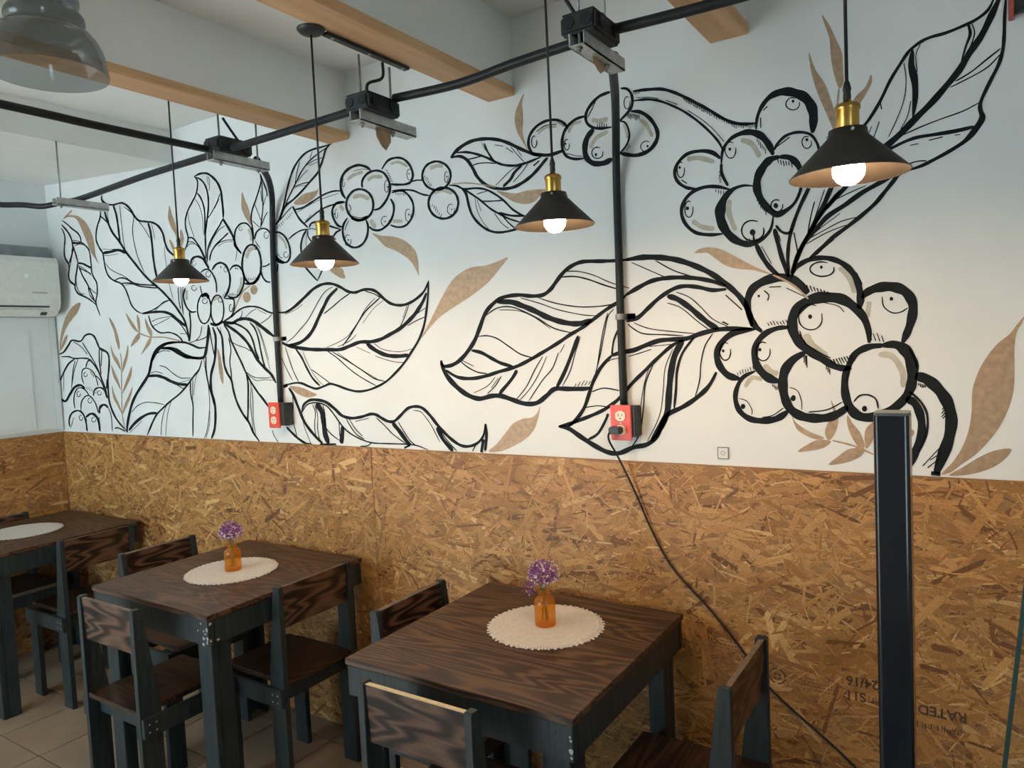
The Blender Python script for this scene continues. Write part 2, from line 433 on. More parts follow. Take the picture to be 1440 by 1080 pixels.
# ------------------------------------------------------------------ the mural: painted on the wall, every leaf and berry a part of it
MURAL = """
painted_leaf:b 165,2425,7.5 208,2403,7.8 267,2366,7.8 320,2337,8.3 347,2308,9.5 353,2281,9 390,2261,7.9 423,2234,9.2 434,2198,9.7 436,2153,9.7 436,2114,9.7 450,2083,9.2 476,2052,9.4 480,2020,9.6 472,1982,9.6 454,1944,9.7 467,1908,9.4 489,1868,9.3|b 155,2403,9.8 202,2368,10 236,2334,10.7 254,2302,11.2 259,2275,11.3 269,2254,11.1 285,2220,11.1 301,2172,11.2|b 301,2172,9.9 284,2141,10 264,2096,10.1 254,2051,10.2|b 152,2384,11 176,2351,11.4 181,2317,11.7 168,2278,11.7 161,2232,11.7 176,2201,11.1 199,2179,11.3 201,2149,11.6 188,2110,11.7 203,2078,10.5 245,2055,10.4 253,2028,10.9 282,2002,8.6 348,1981,7.7 407,1957,8.3 452,1931,8.7|b 259,2275,11.5 254,2243,11.4 229,2206,11.1 206,2181,11|b 247,2257,5.1 235,2205,5.1 208,2155,5.1|b 261,2289,9.5 299,2283,9.2 349,2277,9.1|b 257,2302,2.6 307,2295,2.8 349,2281,3|b 278,2270,3.7 329,2274,3.3 372,2266,3.3|b 301,2172,8.1 350,2164,8.9 398,2146,9.8 433,2133,9.8|b 310,2145,5 357,2127,5 428,2102,4.9|b 317,2154,3.6 370,2130,3.8 433,2091,3.9|b 305,2159,9.7 335,2103,9.5 383,2047,9.3 413,1999,9.4 448,1945,9.3|b 298,2153,5 270,2096,5.1 269,2043,5 301,2004,4 350,1997,2.7|b 387,2034,6.1 399,1987,5.8 443,1951,5.3|b 405,2026,4 438,2004,3.9 467,1989,3.7
gold_leaf:G 138,2422 186,2432 227,2445 278,2440 340,2426 392,2399 430,2366 461,2323 479,2283 485,2237 490,2192 514,2148 477,2181 445,2216 420,2257 396,2299 371,2341 346,2383 313,2416 264,2431 213,2434|g 186,2434,7.9 235,2449,8 282,2466,8
gold_leaf:G 293,1951 283,1929 246,1895 182,1862 116,1818 59,1753 20,1678 29,1740 60,1807 103,1866 149,1904 200,1935 261,1952
gold_leaf:G 29,1692 63,1739 95,1771 126,1779 112,1750 73,1718
painted_leaf:b 597,2501,13.9 590,2484,13.7 607,2466,10.7 646,2448,8 702,2438,7.4 770,2438,7.3 813,2424,9.4 853,2395,11.2 881,2361,11.2 920,2329,8.8 982,2315,7.2 1043,2302,7.8 1091,2277,10.1 1122,2239,11.5 1136,2190,11.6 1157,2153,10.6 1203,2122,9 1240,2107,8.1|b 565,2456,10.5 570,2424,10.6 561,2387,10.4 532,2353,10.4 511,2311,10.7 508,2273,10.6 532,2232,10 561,2201,10.2 569,2159,10.5 576,2120,10.3 599,2077,9.4 647,2047,7.5 713,2026,7.6 749,1998,9.3 776,1953,9.6 798,1908,9.3 838,1875,7.8 890,1856,6.8|b 890,1856,9.8 976,1857,9.6 1069,1854,9.7 1138,1838,11.4 1185,1812,12.7 1231,1786,12.3 1259,1773,11.9|b 600,2451,13.7 612,2412,13.6 633,2359,13.2 671,2298,12.5 732,2242,12 780,2187,11.8 849,2125,11.3 927,2057,10.9 995,2009,10.2 1063,1968,10 1119,1928,10.3 1174,1883,10.5 1218,1839,10.8 1252,1797,11.3 1273,1732,11.5 1274,1697,11.6|b 568,2396,6.4 622,2361,6.6 653,2332,7|b 634,2443,3.4 638,2390,3.4 648,2339,3.4|b 696,2438,13.1 718,2391,13.3 728,2335,13.4 732,2285,13.4 737,2241,13.4|b 758,2429,4.4 761,2373,4.4 764,2312,4.4 770,2237,4.4 780,2187,4.4|b 795,2415,4.1 851,2383,4.4 880,2352,5.3 862,2300,5.4 861,2251,5.4 878,2177,5.3 903,2120,5.1 938,2062,5|b 920,2326,3.7 967,2281,3.8 1008,2228,3.8|b 1002,2306,13.2 1017,2263,13.3 1024,2191,13.4 1026,2131,13.4 1034,2071,13.3 1048,2016,13.2|b 1032,2299,3 1046,2248,3 1053,2217,3|b 1130,2179,3 1128,2127,3 1135,2062,3 1146,1985,3 1171,1907,2.9|b 563,2200,11.6 634,2199,11.6 715,2200,11.2 785,2177,12.7|b 561,2223,1.9 624,2213,1.9 682,2210,1.9|b 562,2188,1.9 631,2181,1.9 712,2182,1.9|b 579,2145,4 621,2110,3.6 687,2082,3.1 741,2064,3.1 794,2038,3.3 835,2019,3.2|b 659,2046,6.3 717,2054,5.6 772,2043,6.5 824,2020,6.5 888,2006,5.6 972,1996,5.5 1044,1987,5.4|b 724,2025,5.6 802,2019,5.8 887,1997,5.8 971,1984,5.5 1043,1975,5.4|b 751,2011,2 790,2014,1.9 834,2010,1.8|b 890,1856,4.5 977,1866,4.7 1042,1883,5.2 1095,1903,4.7 1157,1908,4.2|b 1008,1864,2.5 1063,1890,2.2 1126,1904,2
painted_leaf:b 947,1844,9.4 963,1800,9.1 996,1769,7.8 1045,1749,5.8 1117,1748,5.5 1175,1733,6.6 1212,1711,7.8 1225,1693,8.4|b 969,1809,2.7 1044,1823,2.5 1142,1826,2.4|b 982,1787,2.7 1052,1802,2.7 1131,1821,2.7|b 1137,1830,4.8 1202,1794,5 1255,1744,5.4 1271,1715,5.6|b 1205,1738,2.3 1269,1735,2.3|b 1218,1967,5.9 1216,1909,5.9 1225,1856,5.8|b 1238,1966,3.9 1236,1908,3.9 1242,1838,3.9|b 1257,1964,3.9 1244,1896,3.9 1245,1826,3.9|b 1295,1840,9.6 1298,1777,9.5 1279,1697,9.6|b 1278,1691,3 1327,1698,3.4 1367,1722,4.4 1386,1767,4.6|b 1327,1698,3.5 1384,1704,3.7 1423,1719,5.1 1432,1759,5.5
painted_leaf:b 1407,2472,7 1428,2452,7.9 1428,2425,8.3 1411,2388,8.1 1375,2354,7.9 1338,2320,8.2 1314,2278,8.5 1314,2238,8.5 1326,2197,8.5 1315,2165,8.4 1292,2139,8.2|b 1407,2472,8.5 1454,2478,7.5 1507,2470,7.3 1545,2447,9 1577,2418,10.2 1599,2377,11 1603,2333,11.2 1606,2284,11.2 1603,2252,11.3|b 1421,2467,6.4 1460,2447,7.2 1488,2415,8.4 1501,2375,8.9 1501,2331,9 1492,2288,9 1478,2246,9 1463,2198,9.1 1458,2149,9.1 1455,2082,9.1|b 1421,2392,7.2 1446,2366,7.6 1464,2325,8 1468,2281,8.1 1463,2237,8.2 1456,2188,8.2|b 1511,2458,2.6 1521,2427,2.7 1512,2390,2.7|b 1502,2457,2.6 1511,2417,2.6|b 1594,2367,4.2 1563,2328,4.2 1523,2290,4.1 1484,2262,4.2 1473,2247,4.4|b 1582,2341,2.5 1543,2303,2.5|b 1400,2368,2.4 1428,2336,2.6 1446,2289,2.7 1449,2239,2.7 1449,2194,2.7|b 1337,2315,2.8 1345,2263,2.8 1367,2209,2.7 1375,2192,2.7|b 1328,2194,5.1 1365,2187,6.3 1398,2155,7.4 1427,2119,7.7 1453,2071,7.8|b 1321,2175,2.9 1362,2168,3.3 1406,2138,4.1 1437,2090,4.2 1461,2060,4.1|b 1313,2151,3.3 1333,2163,2.5 1371,2158,2.2
painted_leaf:b 1598,2250,11 1625,2217,11 1659,2170,11.1 1673,2141,11.6 1675,2119,11 1717,2077,10.3|b 1598,2247,7.4 1574,2223,7.3 1539,2195,7.3 1500,2161,7.7 1472,2119,8.1 1462,2065,8.1|b 1612,2216,2.7 1567,2202,3 1519,2170,3.3 1487,2129,3.5|b 1634,2181,6.3 1589,2161,6.5 1533,2135,7 1498,2106,7.7 1480,2069,8|b 1669,2144,2.7 1622,2149,2.8 1569,2145,3.2 1528,2130,3.5|b 1664,2137,1.6 1604,2141,1.7 1550,2128,1.9|b 1677,2135,2.5 1686,2102,2.5 1672,2050,2.5
gold_leaf:G 1748,2349 1766,2310 1787,2270 1795,2232 1794,2196 1766,2226 1741,2266 1738,2298
gold_leaf:G 1193,2366 1179,2330 1175,2302 1195,2259 1225,2221 1239,2179 1240,2225 1231,2272 1211,2314|G 1271,2244 1291,2207 1286,2179 1265,2153 1260,2194|G 1173,2204 1183,2168 1214,2135 1204,2177
painted_leaf:b 1878,2410,7 1883,2381,7.1 1868,2347,7.1 1834,2295,7.1 1811,2262,7.2 1799,2227,7.3 1803,2184,7.3 1810,2131,7.2|b 1878,2407,6.7 1894,2374,6.7 1914,2330,6.9 1915,2304,7|b 1887,2375,5.5 1885,2319,5.5 1884,2267,5.6 1871,2217,5.6 1860,2177,5.6|b 1875,2336,3.2 1878,2289,3.2|b 1907,2305,3.1 1888,2272,3.1|b 1829,2285,3.1 1849,2241,3.1 1866,2207,3|b 1912,2238,3.7 1887,2215,3.8 1863,2182,3.9|b 1806,2215,2.7 1828,2197,2.6 1855,2178,2.6
painted_berry:b 1717,2077,7.3 1686,2107,7.9 1674,2146,8.5 1686,2188,8.1 1723,2210,6.3 1764,2207,5.8 1794,2180,7.7 1803,2142,8.1 1799,2111,8.1|b 1732,2190,2.5 1731,2184,2.4 1725,2181,1.9 1717,2181,1.6 1711,2185,2.2 1709,2190,2.5 1712,2195,2.3 1719,2197,1.7 1727,2196,1.6|s 1774,2182,12.5 1791,2149,12.9 1785,2128,13
painted_berry:b 1814,2130,8 1829,2160,7.4 1866,2172,5.3 1905,2161,6.3 1922,2133,7.7 1925,2081,7.8 1914,2015,7.8|b 1907,2142,3.1 1906,2132,3.1 1899,2126,2.6 1889,2126,2.2 1882,2131,2.9 1879,2141,3.2 1883,2150,3 1892,2154,2.2 1901,2151,2.1|h 1817,2125,3.8 1819,2116,1.6|h 1822,2119,3.8 1825,2108,1.6|h 1827,2113,3.8 1831,2100,1.6|h 1832,2107,3.8 1835,2097,1.6|h 1837,2101,3.8 1840,2093,1.6|h 1843,2096,3.8 1846,2084,1.6
painted_berry:b 1946,2141,6.5 1973,2143,6.2 2010,2123,7.7 2033,2090,8.7 2041,2054,9 2035,2024,8.7 2011,2009,6.3 1977,2019,7.2 1948,2043,8.6 1937,2075,9.1|s 1969,2133,9.2 2008,2098,9.7 2020,2066,10.3|b 2028,2043,3 2027,2035,2.9 2020,2030,2.4 2010,2030,2.1 2001,2035,2.8 1999,2043,3 2003,2050,2.8 2012,2054,2.1 2022,2051,2.1|b 1961,2052,2.8 1975,2035,2.5 1990,2031,2.1
painted_berry:b 1854,2006,4.8 1878,2006,5.1 1906,2014,5.3|b 1840,1991,7.8 1853,1958,7.5 1875,1938,6.1 1902,1933,5.3
painted_berry:b 1945,2048,10.4 1958,2021,9 1999,2007,7.6|b 1957,2006,6.2 1950,1976,6.2
painted_berry:c 1847,2017,10.4 1839,1984,10.3 1822,1958,9.9 1799,1941,8.6 1773,1936,6.9 1749,1945,8.8 1729,1966,10.3 1718,1995,10.8 1716,2029,10.9 1725,2062,10.7 1742,2089,10.2 1765,2105,8.7 1791,2109,6.8 1815,2100,8.5 1834,2079,9.9 1845,2050,10.3 1847,2017,10.4|b 1720,1943,7.6 1761,1937,7.6 1803,1947,9.6 1839,1981,10.4|s 1748,2053,17.6 1772,2087,15.6 1818,2093,12.4|h 1729,1953,4 1730,1962,1.7|h 1742,1953,4 1743,1965,1.7|h 1754,1953,4 1756,1966,1.7|h 1767,1953,4 1768,1963,1.6|h 1779,1952,3.9 1780,1962,1.6|h 1791,1952,3.9 1793,1965,1.6|h 1804,1952,3.9 1805,1965,1.6|D 1824,2086 1822,2084 1819,2083 1815,2084 1814,2087 1816,2090 1819,2090 1823,2089
painted_berry:b 1332,2066,12.9 1344,2088,11.4 1382,2098,7.9 1427,2085,10 1456,2054,11.6 1472,2031,11.9|b 1375,2071,2.8 1374,2064,2.7 1366,2059,2.1 1356,2058,1.8 1348,2063,2.5 1345,2071,2.8 1350,2077,2.5 1359,2080,1.8 1368,2078,1.7
painted_berry:b 1406,2020,7 1440,2031,5.8 1475,2025,7 1504,1994,8.4 1518,1960,8.9 1517,1916,8.9|b 1480,2009,3.6 1479,2000,3.5 1470,1994,2.7 1458,1994,2.3 1448,1999,3.3 1444,2008,3.6 1449,2016,3.2 1460,2020,2.3 1472,2017,2.3
painted_berry:b 1493,2023,10.4 1523,2045,9.1 1563,2051,7.2 1601,2032,10.1 1622,1989,11.1 1618,1946,11.1 1596,1910,10.7 1567,1884,10.3|D 1566,2030 1565,2027 1561,2027 1557,2028 1556,2031 1558,2033 1562,2034 1565,2033|b 1607,2018,2.6 1606,2011,2.5 1600,2006,2 1591,2006,1.7 1585,2010,2.4 1583,2017,2.6 1586,2024,2.4 1594,2027,1.7 1602,2025,1.7|h 1559,1890,4.2 1557,1900,1.7|h 1570,1895,4.2 1566,1907,1.7|h 1580,1900,4.2 1576,1914,1.7|h 1590,1905,4.1 1588,1916,1.7|h 1601,1909,4.1 1598,1919,1.7
painted_berry:b 1625,2011,8.9 1652,2027,7.2 1690,2024,7.5 1717,1997,9.7 1721,1954,10 1700,1913,9.5 1663,1886,7.7 1620,1886,6.7 1595,1896,7.6|D 1673,2015 1671,2012 1668,2011 1664,2013 1663,2015 1665,2018 1669,2019 1672,2017|D 1685,2012 1683,2010 1680,2009 1677,2010 1676,2013 1678,2015 1681,2015 1684,2014|s 1702,1972,11.7 1693,1929,11.5 1665,1904,10.8|h 1608,1895,4.1 1611,1904,1.7|h 1619,1894,4.1 1623,1906,1.7|h 1630,1893,4.1 1635,1907,1.7|h 1641,1893,4.1 1645,1903,1.7|h 1653,1892,4.1 1656,1901,1.7|h 1664,1891,4 1668,1904,1.7
painted_berry:b 1276,1957,9.4 1256,1918,9.7 1270,1871,9.2 1305,1840,7 1352,1837,5.7|b 1394,1956,5.5 1404,1918,5.5|b 1367,1953,3.7 1365,1945,3.5 1355,1940,2.6 1341,1939,2.4 1330,1945,3.3 1326,1953,3.8 1331,1960,3.2 1344,1964,2.3 1357,1961,2.3|s 1284,1945,13.4 1278,1899,13.4
painted_berry:c 1466,1844,8.1 1459,1817,8 1445,1795,7.6 1427,1781,6.5 1406,1777,5.1 1387,1783,7 1371,1800,8.1 1362,1823,8.4 1361,1851,8.4 1368,1877,8.3 1383,1899,7.8 1401,1913,6.6 1422,1917,5.1 1441,1910,6.8 1456,1894,7.8 1465,1871,8.1 1466,1844,8.2|b 1398,1908,14.6 1435,1913,14.2 1456,1895,19.1|b 1442,1886,3.6 1441,1877,3.4 1431,1872,2.6 1418,1871,2.4 1406,1876,3.2 1403,1885,3.7 1408,1892,3.1 1420,1896,2.3 1433,1893,2.3
painted_berry:c 1562,1832,7.9 1555,1806,7.8 1542,1784,7.5 1525,1770,6.4 1505,1766,5 1487,1772,6.8 1473,1788,7.8 1464,1812,8.1 1464,1838,8.2 1470,1865,8 1484,1887,7.6 1501,1900,6.5 1521,1904,5 1539,1898,6.7 1553,1882,7.6 1561,1859,7.9 1562,1832,7.9|b 1452,1774,10.6 1501,1766,10.2 1547,1780,11.5|s 1487,1884,14.5 1524,1896,14.4|b 1554,1883,3.5 1553,1875,3.4 1546,1870,2.7 1536,1869,2.4 1529,1874,3.3 1526,1882,3.6 1530,1889,3.2 1539,1893,2.3 1548,1891,2.3
painted_berry:b 1576,1884,5.5 1611,1881,5.6 1640,1874,8.3 1636,1830,8.5 1611,1799,7.3 1556,1780,6.5|b 1627,1841,4.3 1625,1830,4.2 1619,1822,3.7 1611,1821,3.1 1604,1827,4.2 1603,1838,4.3 1606,1848,4.1 1614,1853,3 1622,1851,2.9
gold_berry:G 1810,1907 1805,1896 1796,1889 1783,1887 1771,1891 1763,1900 1761,1910 1765,1921 1775,1928 1788,1930 1799,1926 1808,1917|G 1760,1877 1755,1865 1744,1857 1730,1855 1717,1859 1708,1869 1705,1881 1710,1893 1721,1901 1735,1903 1748,1899 1757,1889|g 1639,1819,5.8 1670,1866,5.6 1717,1911,5 1768,1929,4.4
painted_leaf:b 1610,1794,7.8 1656,1818,7.3 1709,1834,6.3 1767,1835,5.9 1823,1824,6.3 1870,1805,6.4 1909,1795,6.1|b 1547,1778,11.3 1616,1768,11 1660,1780,11.5 1703,1783,10.8 1753,1775,11.8 1800,1753,13.1 1854,1721,13.2 1903,1693,13.1|b 1897,1793,3.4 1867,1774,3.2 1817,1755,3.1|b 1795,1823,2.4 1757,1812,2.6 1712,1788,2.8|b 1695,1821,3.3 1688,1800,3.2 1670,1785,3|b 1799,1820,1.8 1861,1795,1.8
painted_leaf:b 1547,1775,11.1 1597,1750,11 1654,1720,11.4 1709,1680,12.1 1747,1635,12.5 1776,1596,12.2 1821,1558,11.6 1867,1525,11.8 1895,1487,12.1|b 1582,1776,6.4 1650,1761,6.7 1707,1737,7.6 1738,1711,8.6 1759,1672,8.9 1771,1629,8.9 1792,1596,8.7|b 1743,1764,7.4 1774,1736,7.8 1794,1692,8.1 1805,1638,8.1 1816,1590,8.1 1829,1558,8|b 1783,1752,2.4 1811,1702,2.4 1836,1627,2.4 1861,1546,2.4|b 1799,1740,2.4 1832,1664,2.4 1857,1589,2.4|b 1590,1687,3.4 1640,1666,3.2 1698,1650,3.1 1738,1633,3.3|b 1554,1763,8.9 1586,1729,9.2 1599,1690,9.3 1636,1628,9.1 1665,1583,9.1 1694,1533,9 1731,1484,8.7 1776,1435,8.5 1829,1386,8.3 1873,1344,8.2|b 1695,1539,3.4 1743,1516,3 1808,1510,2.7 1865,1512,2.7|b 1710,1525,2.8 1758,1500,2.4 1824,1502,2.1 1888,1498,2.1|b 1694,1530,9.3 1702,1484,9.3 1696,1424,9.3 1690,1369,9.3 1680,1308,9.3|b 1713,1506,3.4 1722,1473,3.4 1710,1396,3.4 1714,1314,3.4 1718,1265,3.4 1747,1227,3.2|b 1730,1467,3.4 1727,1396,3.4 1723,1314,3.4 1733,1254,3.4|b 1742,1462,2.2 1792,1429,2.2 1829,1392,2.3|b 1850,1274,3.2 1860,1247,3.2 1885,1221,3
painted_leaf:b 1500,1755,11 1531,1715,11.3 1536,1675,11.6 1535,1625,11.6 1538,1575,11.5 1556,1535,11.1 1583,1502,11.2 1592,1457,11.3 1612,1401,11.1 1649,1346,10.7 1688,1308,10.7 1717,1259,10.6 1755,1221,10.3|b 1583,1701,6.1 1594,1646,6.1 1580,1591,6.1 1584,1546,6.1 1584,1507,6.2|b 1526,1754,2.7 1532,1720,2.7|b 1599,1440,2.6 1627,1379,2.6
painted_leaf:b 1468,1757,13.4 1486,1711,13.5 1479,1649,13.5 1464,1593,13.4 1434,1537,13.5 1424,1486,13.8 1428,1441,13.8 1445,1384,13.8 1442,1321,13.8 1427,1263,13.5 1399,1222,13.1|b 1402,1618,8.3 1395,1555,8.4 1406,1486,8.3 1427,1429,8.3 1440,1383,8.3|b 1383,1613,3.7 1393,1538,3.7 1410,1481,3.7|b 1404,1475,3.7 1406,1406,3.7 1394,1337,3.7 1372,1267,3.7 1343,1220,3.6|b 1401,1366,2.8 1393,1291,2.8 1358,1226,2.7|b 1445,1758,6.4 1449,1707,6.4 1461,1650,6.3 1467,1622,6.3
painted_leaf:b 1438,1770,16.4 1430,1719,16.4 1412,1663,16.3 1393,1624,15.5 1369,1613,10.4 1307,1615,10.9 1232,1631,12.6 1176,1657,12.7 1117,1668,11.2 1056,1673,11|b 1407,1663,7.4 1351,1662,7.8 1296,1679,8.6 1239,1693,8 1181,1696,7.7 1121,1697,7.8 1048,1688,9 987,1660,11.7 944,1613,13.2 921,1558,13.6|b 991,1648,2.6 1055,1659,2.4 1105,1653,2.5
painted_leaf:b 1225,1696,8.7 1141,1696,8.9 1079,1690,9.9 1025,1671,12 980,1642,13.7 949,1613,14.9 929,1576,15.4 902,1534,14.7 841,1485,14.2 779,1435,14.8 733,1385,15.9 696,1321,16.6 671,1263,17 667,1231,17.3|b 1035,1670,9.7 1107,1668,10.3 1165,1648,11.7 1231,1623,10.7 1298,1615,9.4 1345,1615,9.2|b 991,1645,2.6 1055,1658,2.4 1115,1653,2.4|b 1009,1584,3.4 1065,1574,3.8 1122,1543,4 1189,1518,3.2 1277,1518,2.9|b 901,1531,11.1 976,1533,11.3 1038,1523,12.7 1097,1504,12.9 1166,1488,11.5 1244,1485,10.8|b 925,1546,2.5 979,1554,2.5 1040,1541,2.8|b 1145,1486,3.8 1193,1468,3.5 1213,1467,3|b 1166,1494,1.8 1226,1503,1.8 1266,1511,1.8|b 1367,1602,8.9 1339,1556,8.6 1297,1528,8.1 1244,1488,8.1 1170,1441,7.7 1084,1402,7.6 1018,1368,7.9 962,1337,8.6 926,1306,9.6 888,1262,9.9 856,1223,10|b 962,1340,9.8 887,1336,10.1 819,1316,12 748,1284,13.7 686,1244,14.6|b 722,1340,4.4 783,1376,3.8 862,1395,3.1 948,1393,3.2 1031,1384,3.3|b 1052,1387,3.8 1015,1338,4 992,1282,4.1 979,1224,4.2|b 1095,1405,2.9 1058,1350,3 1034,1283,3.1 1021,1222,3.1|b 1265,1499,7.7 1258,1441,7.8 1271,1382,7.8 1262,1312,7.8 1252,1226,7.8|b 1286,1511,3.8 1271,1429,3.9 1269,1371,3.9|b 1329,1556,2.8 1297,1487,2.8 1281,1429,2.9|b 690,1231,2.5 769,1271,2.5 817,1297,2.5
painted_leaf:b 12,1672,9 68,1684,11.1 128,1722,12.1 171,1747,7.9 260,1738,8.1 316,1768,9.5 373,1773,7.8 414,1754,12 439,1717,12.8 460,1691,11 523,1669,10.8 543,1642,13 538,1591,13 516,1520,13.1 511,1455,13.2 514,1396,13.2 547,1331,12.7 599,1280,11.8 668,1237,11.2|b 37,1657,6.3 117,1655,6.5 181,1643,6.4 272,1642,6.1 334,1635,7.9 380,1608,9.9 424,1567,10.4 453,1521,10.7 482,1468,10.8 499,1416,10.8|b 279,1733,7.1 328,1682,7 383,1627,7 424,1574,7.1 449,1534,7.1|b 183,1737,3.7 256,1711,4.1 325,1662,4.4|b 454,1691,9.7 444,1626,9.8 451,1547,9.8|b 476,1677,6 458,1593,6.1|b 181,1639,8.2 111,1614,9.6 50,1567,10.8 1,1519,11.2|b 186,1632,6.3 150,1565,6.5 122,1470,6.6|b 220,1638,4.9 171,1579,5 132,1497,5.2|b 51,1574,4 32,1457,4.1|b 296,1590,8.4 320,1622,7.7 346,1628,5.4|b 508,1520,9.5 494,1468,9.6|b -9,1411,13.3 43,1398,11 96,1436,15.8 156,1477,13.3 223,1490,10 271,1469,14|b 547,1250,5.2 583,1254,6 651,1237,6.7|b 395,1541,6.3 440,1514,6.8 470,1468,7.1
painted_berry:b 262,1496,7.6 245,1537,7.7 262,1577,6.5 314,1584,4.5 373,1561,6.6 398,1521,7.3 411,1482,7.4|b 305,1553,5 303,1545,4.8 294,1539,3.4 282,1538,3 272,1542,4.7 269,1550,5.1 274,1557,4.4 285,1561,2.8 297,1560,2.9|s 337,1569,13.7 376,1535,13.6|h 284,1469,4.5 289,1481,1.9|h 300,1465,4.5 307,1480,1.9|h 316,1460,4.5 324,1479,1.9|h 333,1456,4.4 339,1470,1.8|h 349,1451,4.4 354,1464,1.8|h 365,1447,4.4 372,1464,1.8|h 381,1442,4.4 388,1460,1.8
painted_berry:b 143,1354,9.3 137,1401,9.3 158,1449,8.4 208,1476,4.8 270,1463,7.2 310,1429,8.1|b 214,1443,5.2 212,1433,5 202,1426,3.7 190,1424,3.2 180,1430,5 177,1439,5.2 183,1449,4.6 194,1454,2.9 206,1452,3.1
painted_berry:b 354,1429,10.9 371,1462,9.3 422,1475,6 469,1462,9.9 493,1416,10.7|b 437,1449,4.9 436,1441,4.6 426,1435,3.2 413,1434,2.9 402,1438,4.5 398,1445,4.9 404,1453,4.1 416,1457,2.7 429,1456,2.8
painted_berry:b 207,1341,9 221,1395,8.5 278,1429,5.4 328,1422,7.2 372,1382,8.4 390,1336,8.6|b 332,1406,5 330,1397,4.7 320,1390,3.3 306,1389,3.1 295,1393,4.7 292,1402,5.1 298,1411,4.3 310,1415,2.7 323,1414,2.9
painted_berry:b 401,1330,17.1 412,1363,15.2 458,1380,9.3 498,1364,13.2|b 398,1310,4.9 385,1263,4.9|b 498,1364,5.9 521,1318,6 521,1233,6
painted_berry:b 67,1249,13.6 67,1290,13.1 106,1329,9.9 175,1344,7.1 224,1327,11.7 250,1287,12.9 260,1226,12.9|b 219,1308,5.2 217,1298,5 208,1290,3.7 195,1288,3.3 186,1293,5 183,1303,5.2 188,1312,4.6 200,1318,2.8 212,1316,3.1|h 73,1242,3.7 86,1250,1.6|h 80,1252,3.7 97,1262,1.5|h 87,1262,3.7 107,1273,1.5|h 93,1272,3.7 109,1280,1.5|h 100,1281,3.7 114,1289,1.5|h 107,1291,3.7 126,1302,1.5
painted_berry:b 253,1307,11.7 314,1328,9.3 362,1316,15.2 388,1283,17.4 393,1230,17.5|b 259,1301,6.4 249,1233,6.4|b 359,1300,5 357,1291,4.6 346,1284,3.2 330,1282,3 318,1286,4.6 314,1295,5.1 320,1303,4.1 334,1308,2.7 349,1307,2.9
gold_spray:g 652,1243,5.8 636,1301,5.8 634,1365,5.8 649,1493,5.8 663,1620,5.8 657,1658,5.7|G 573,1856 615,1819 643,1767 658,1709 648,1678 625,1723 610,1781 586,1820|G 569,1703 593,1660 634,1621 650,1569 619,1596 583,1635 571,1674|G 736,1700 737,1662 713,1612 666,1556 677,1601 706,1644|G 560,1597 590,1558 619,1512 635,1461 600,1500 570,1539|G 757,1586 748,1536 708,1492 650,1442 680,1493 721,1543|G 551,1487 573,1435 612,1377 629,1333 589,1377 554,1422|G 752,1479 727,1423 681,1372 634,1326 658,1378 705,1429
gold_spray:g 845,1760,6.1 897,1743,5.7 959,1731,5 1063,1726,4.9 1162,1710,5.1 1211,1700,5.2|G 737,1869 777,1835 816,1796 845,1760 803,1778 764,1817|G 841,1853 864,1824 864,1781 850,1757 839,1801|G 844,1757 858,1738 828,1715 763,1689 796,1729|G 914,1830 946,1789 968,1758 959,1731 927,1766 913,1803|G 959,1731 944,1698 898,1669 851,1643 889,1682 926,1717
gold_leaf:G 1493,1657 1512,1620 1520,1575 1524,1530 1518,1485 1500,1514 1492,1565 1493,1615
painted_leaf:b 2328,2456,6.1 2273,2454,6.1 2210,2453,6.4 2166,2444,7.4 2128,2424,8.1 2096,2397,8.6 2070,2361,8.8 2048,2320,8.9 2028,2272,9 2004,2225,9 1982,2193,8.7 1953,2176,8.2|b 2318,2455,7.5 2293,2441,8 2276,2410,8.3 2260,2384,8.2 2236,2354,8 2191,2327,7.7 2138,2296,7.7 2084,2269,7.6 2037,2251,8 2012,2229,8.7 1986,2192,8.9|b 2300,2447,4.6 2243,2430,4.8 2192,2410,5.1 2145,2379,5.5 2113,2345,5.6 2080,2310,5.7 2047,2275,5.8 2029,2247,5.9|b 2213,2445,2.8 2196,2419,2.8|b 2135,2420,3.6 2112,2374,3.7 2097,2327,3.7|b 2269,2411,2.6 2220,2408,2.8 2169,2395,2.9|b 2254,2399,1.6 2190,2393,1.6|b 2181,2375,1.9 2144,2359,2 2116,2339,2|b 2191,2325,3 2141,2325,3.2 2089,2319,3.3|b 2176,2313,1.5 2125,2318,1.5 2092,2313,1.7
painted_branch:b 2080,2225,5.7 2132,2226,6 2198,2243,6.3 2263,2261,6 2319,2267,5.5 2366,2262,5.2|b 2140,2160,6.2 2186,2181,6 2244,2203,5.6 2308,2213,5.1 2389,2214,4.9|b 2074,2241,8.3 2090,2214,8.2 2113,2181,7.7 2160,2140,7.3|b 1958,2178,4 2002,2200,4 2042,2225,4 2070,2239,3.9|b 2101,2212,1.7 2153,2225,1.7 2226,2242,1.6 2283,2248,1.6 2352,2255,1.5|b 2148,2171,1.9 2186,2191,1.9|b 2035,2105,5.7 2070,2121,5.4 2116,2133,4.8 2160,2133,4.5|b 2160,2133,2.5 2188,2132,2.4 2209,2124,2.5|h 1968,2169,2.4 1976,2161,1|h 1980,2175,2.4 1990,2165,1|h 1993,2181,2.4 2004,2170,1|h 2005,2187,2.4 2013,2178,1|h 2017,2193,2.4 2024,2186,1|h 2029,2199,2.4 2039,2189,1|h 2041,2205,2.4 2051,2194,1|h 2052,2211,2.3 2060,2203,1|h 2064,2217,2.3 2072,2209,1
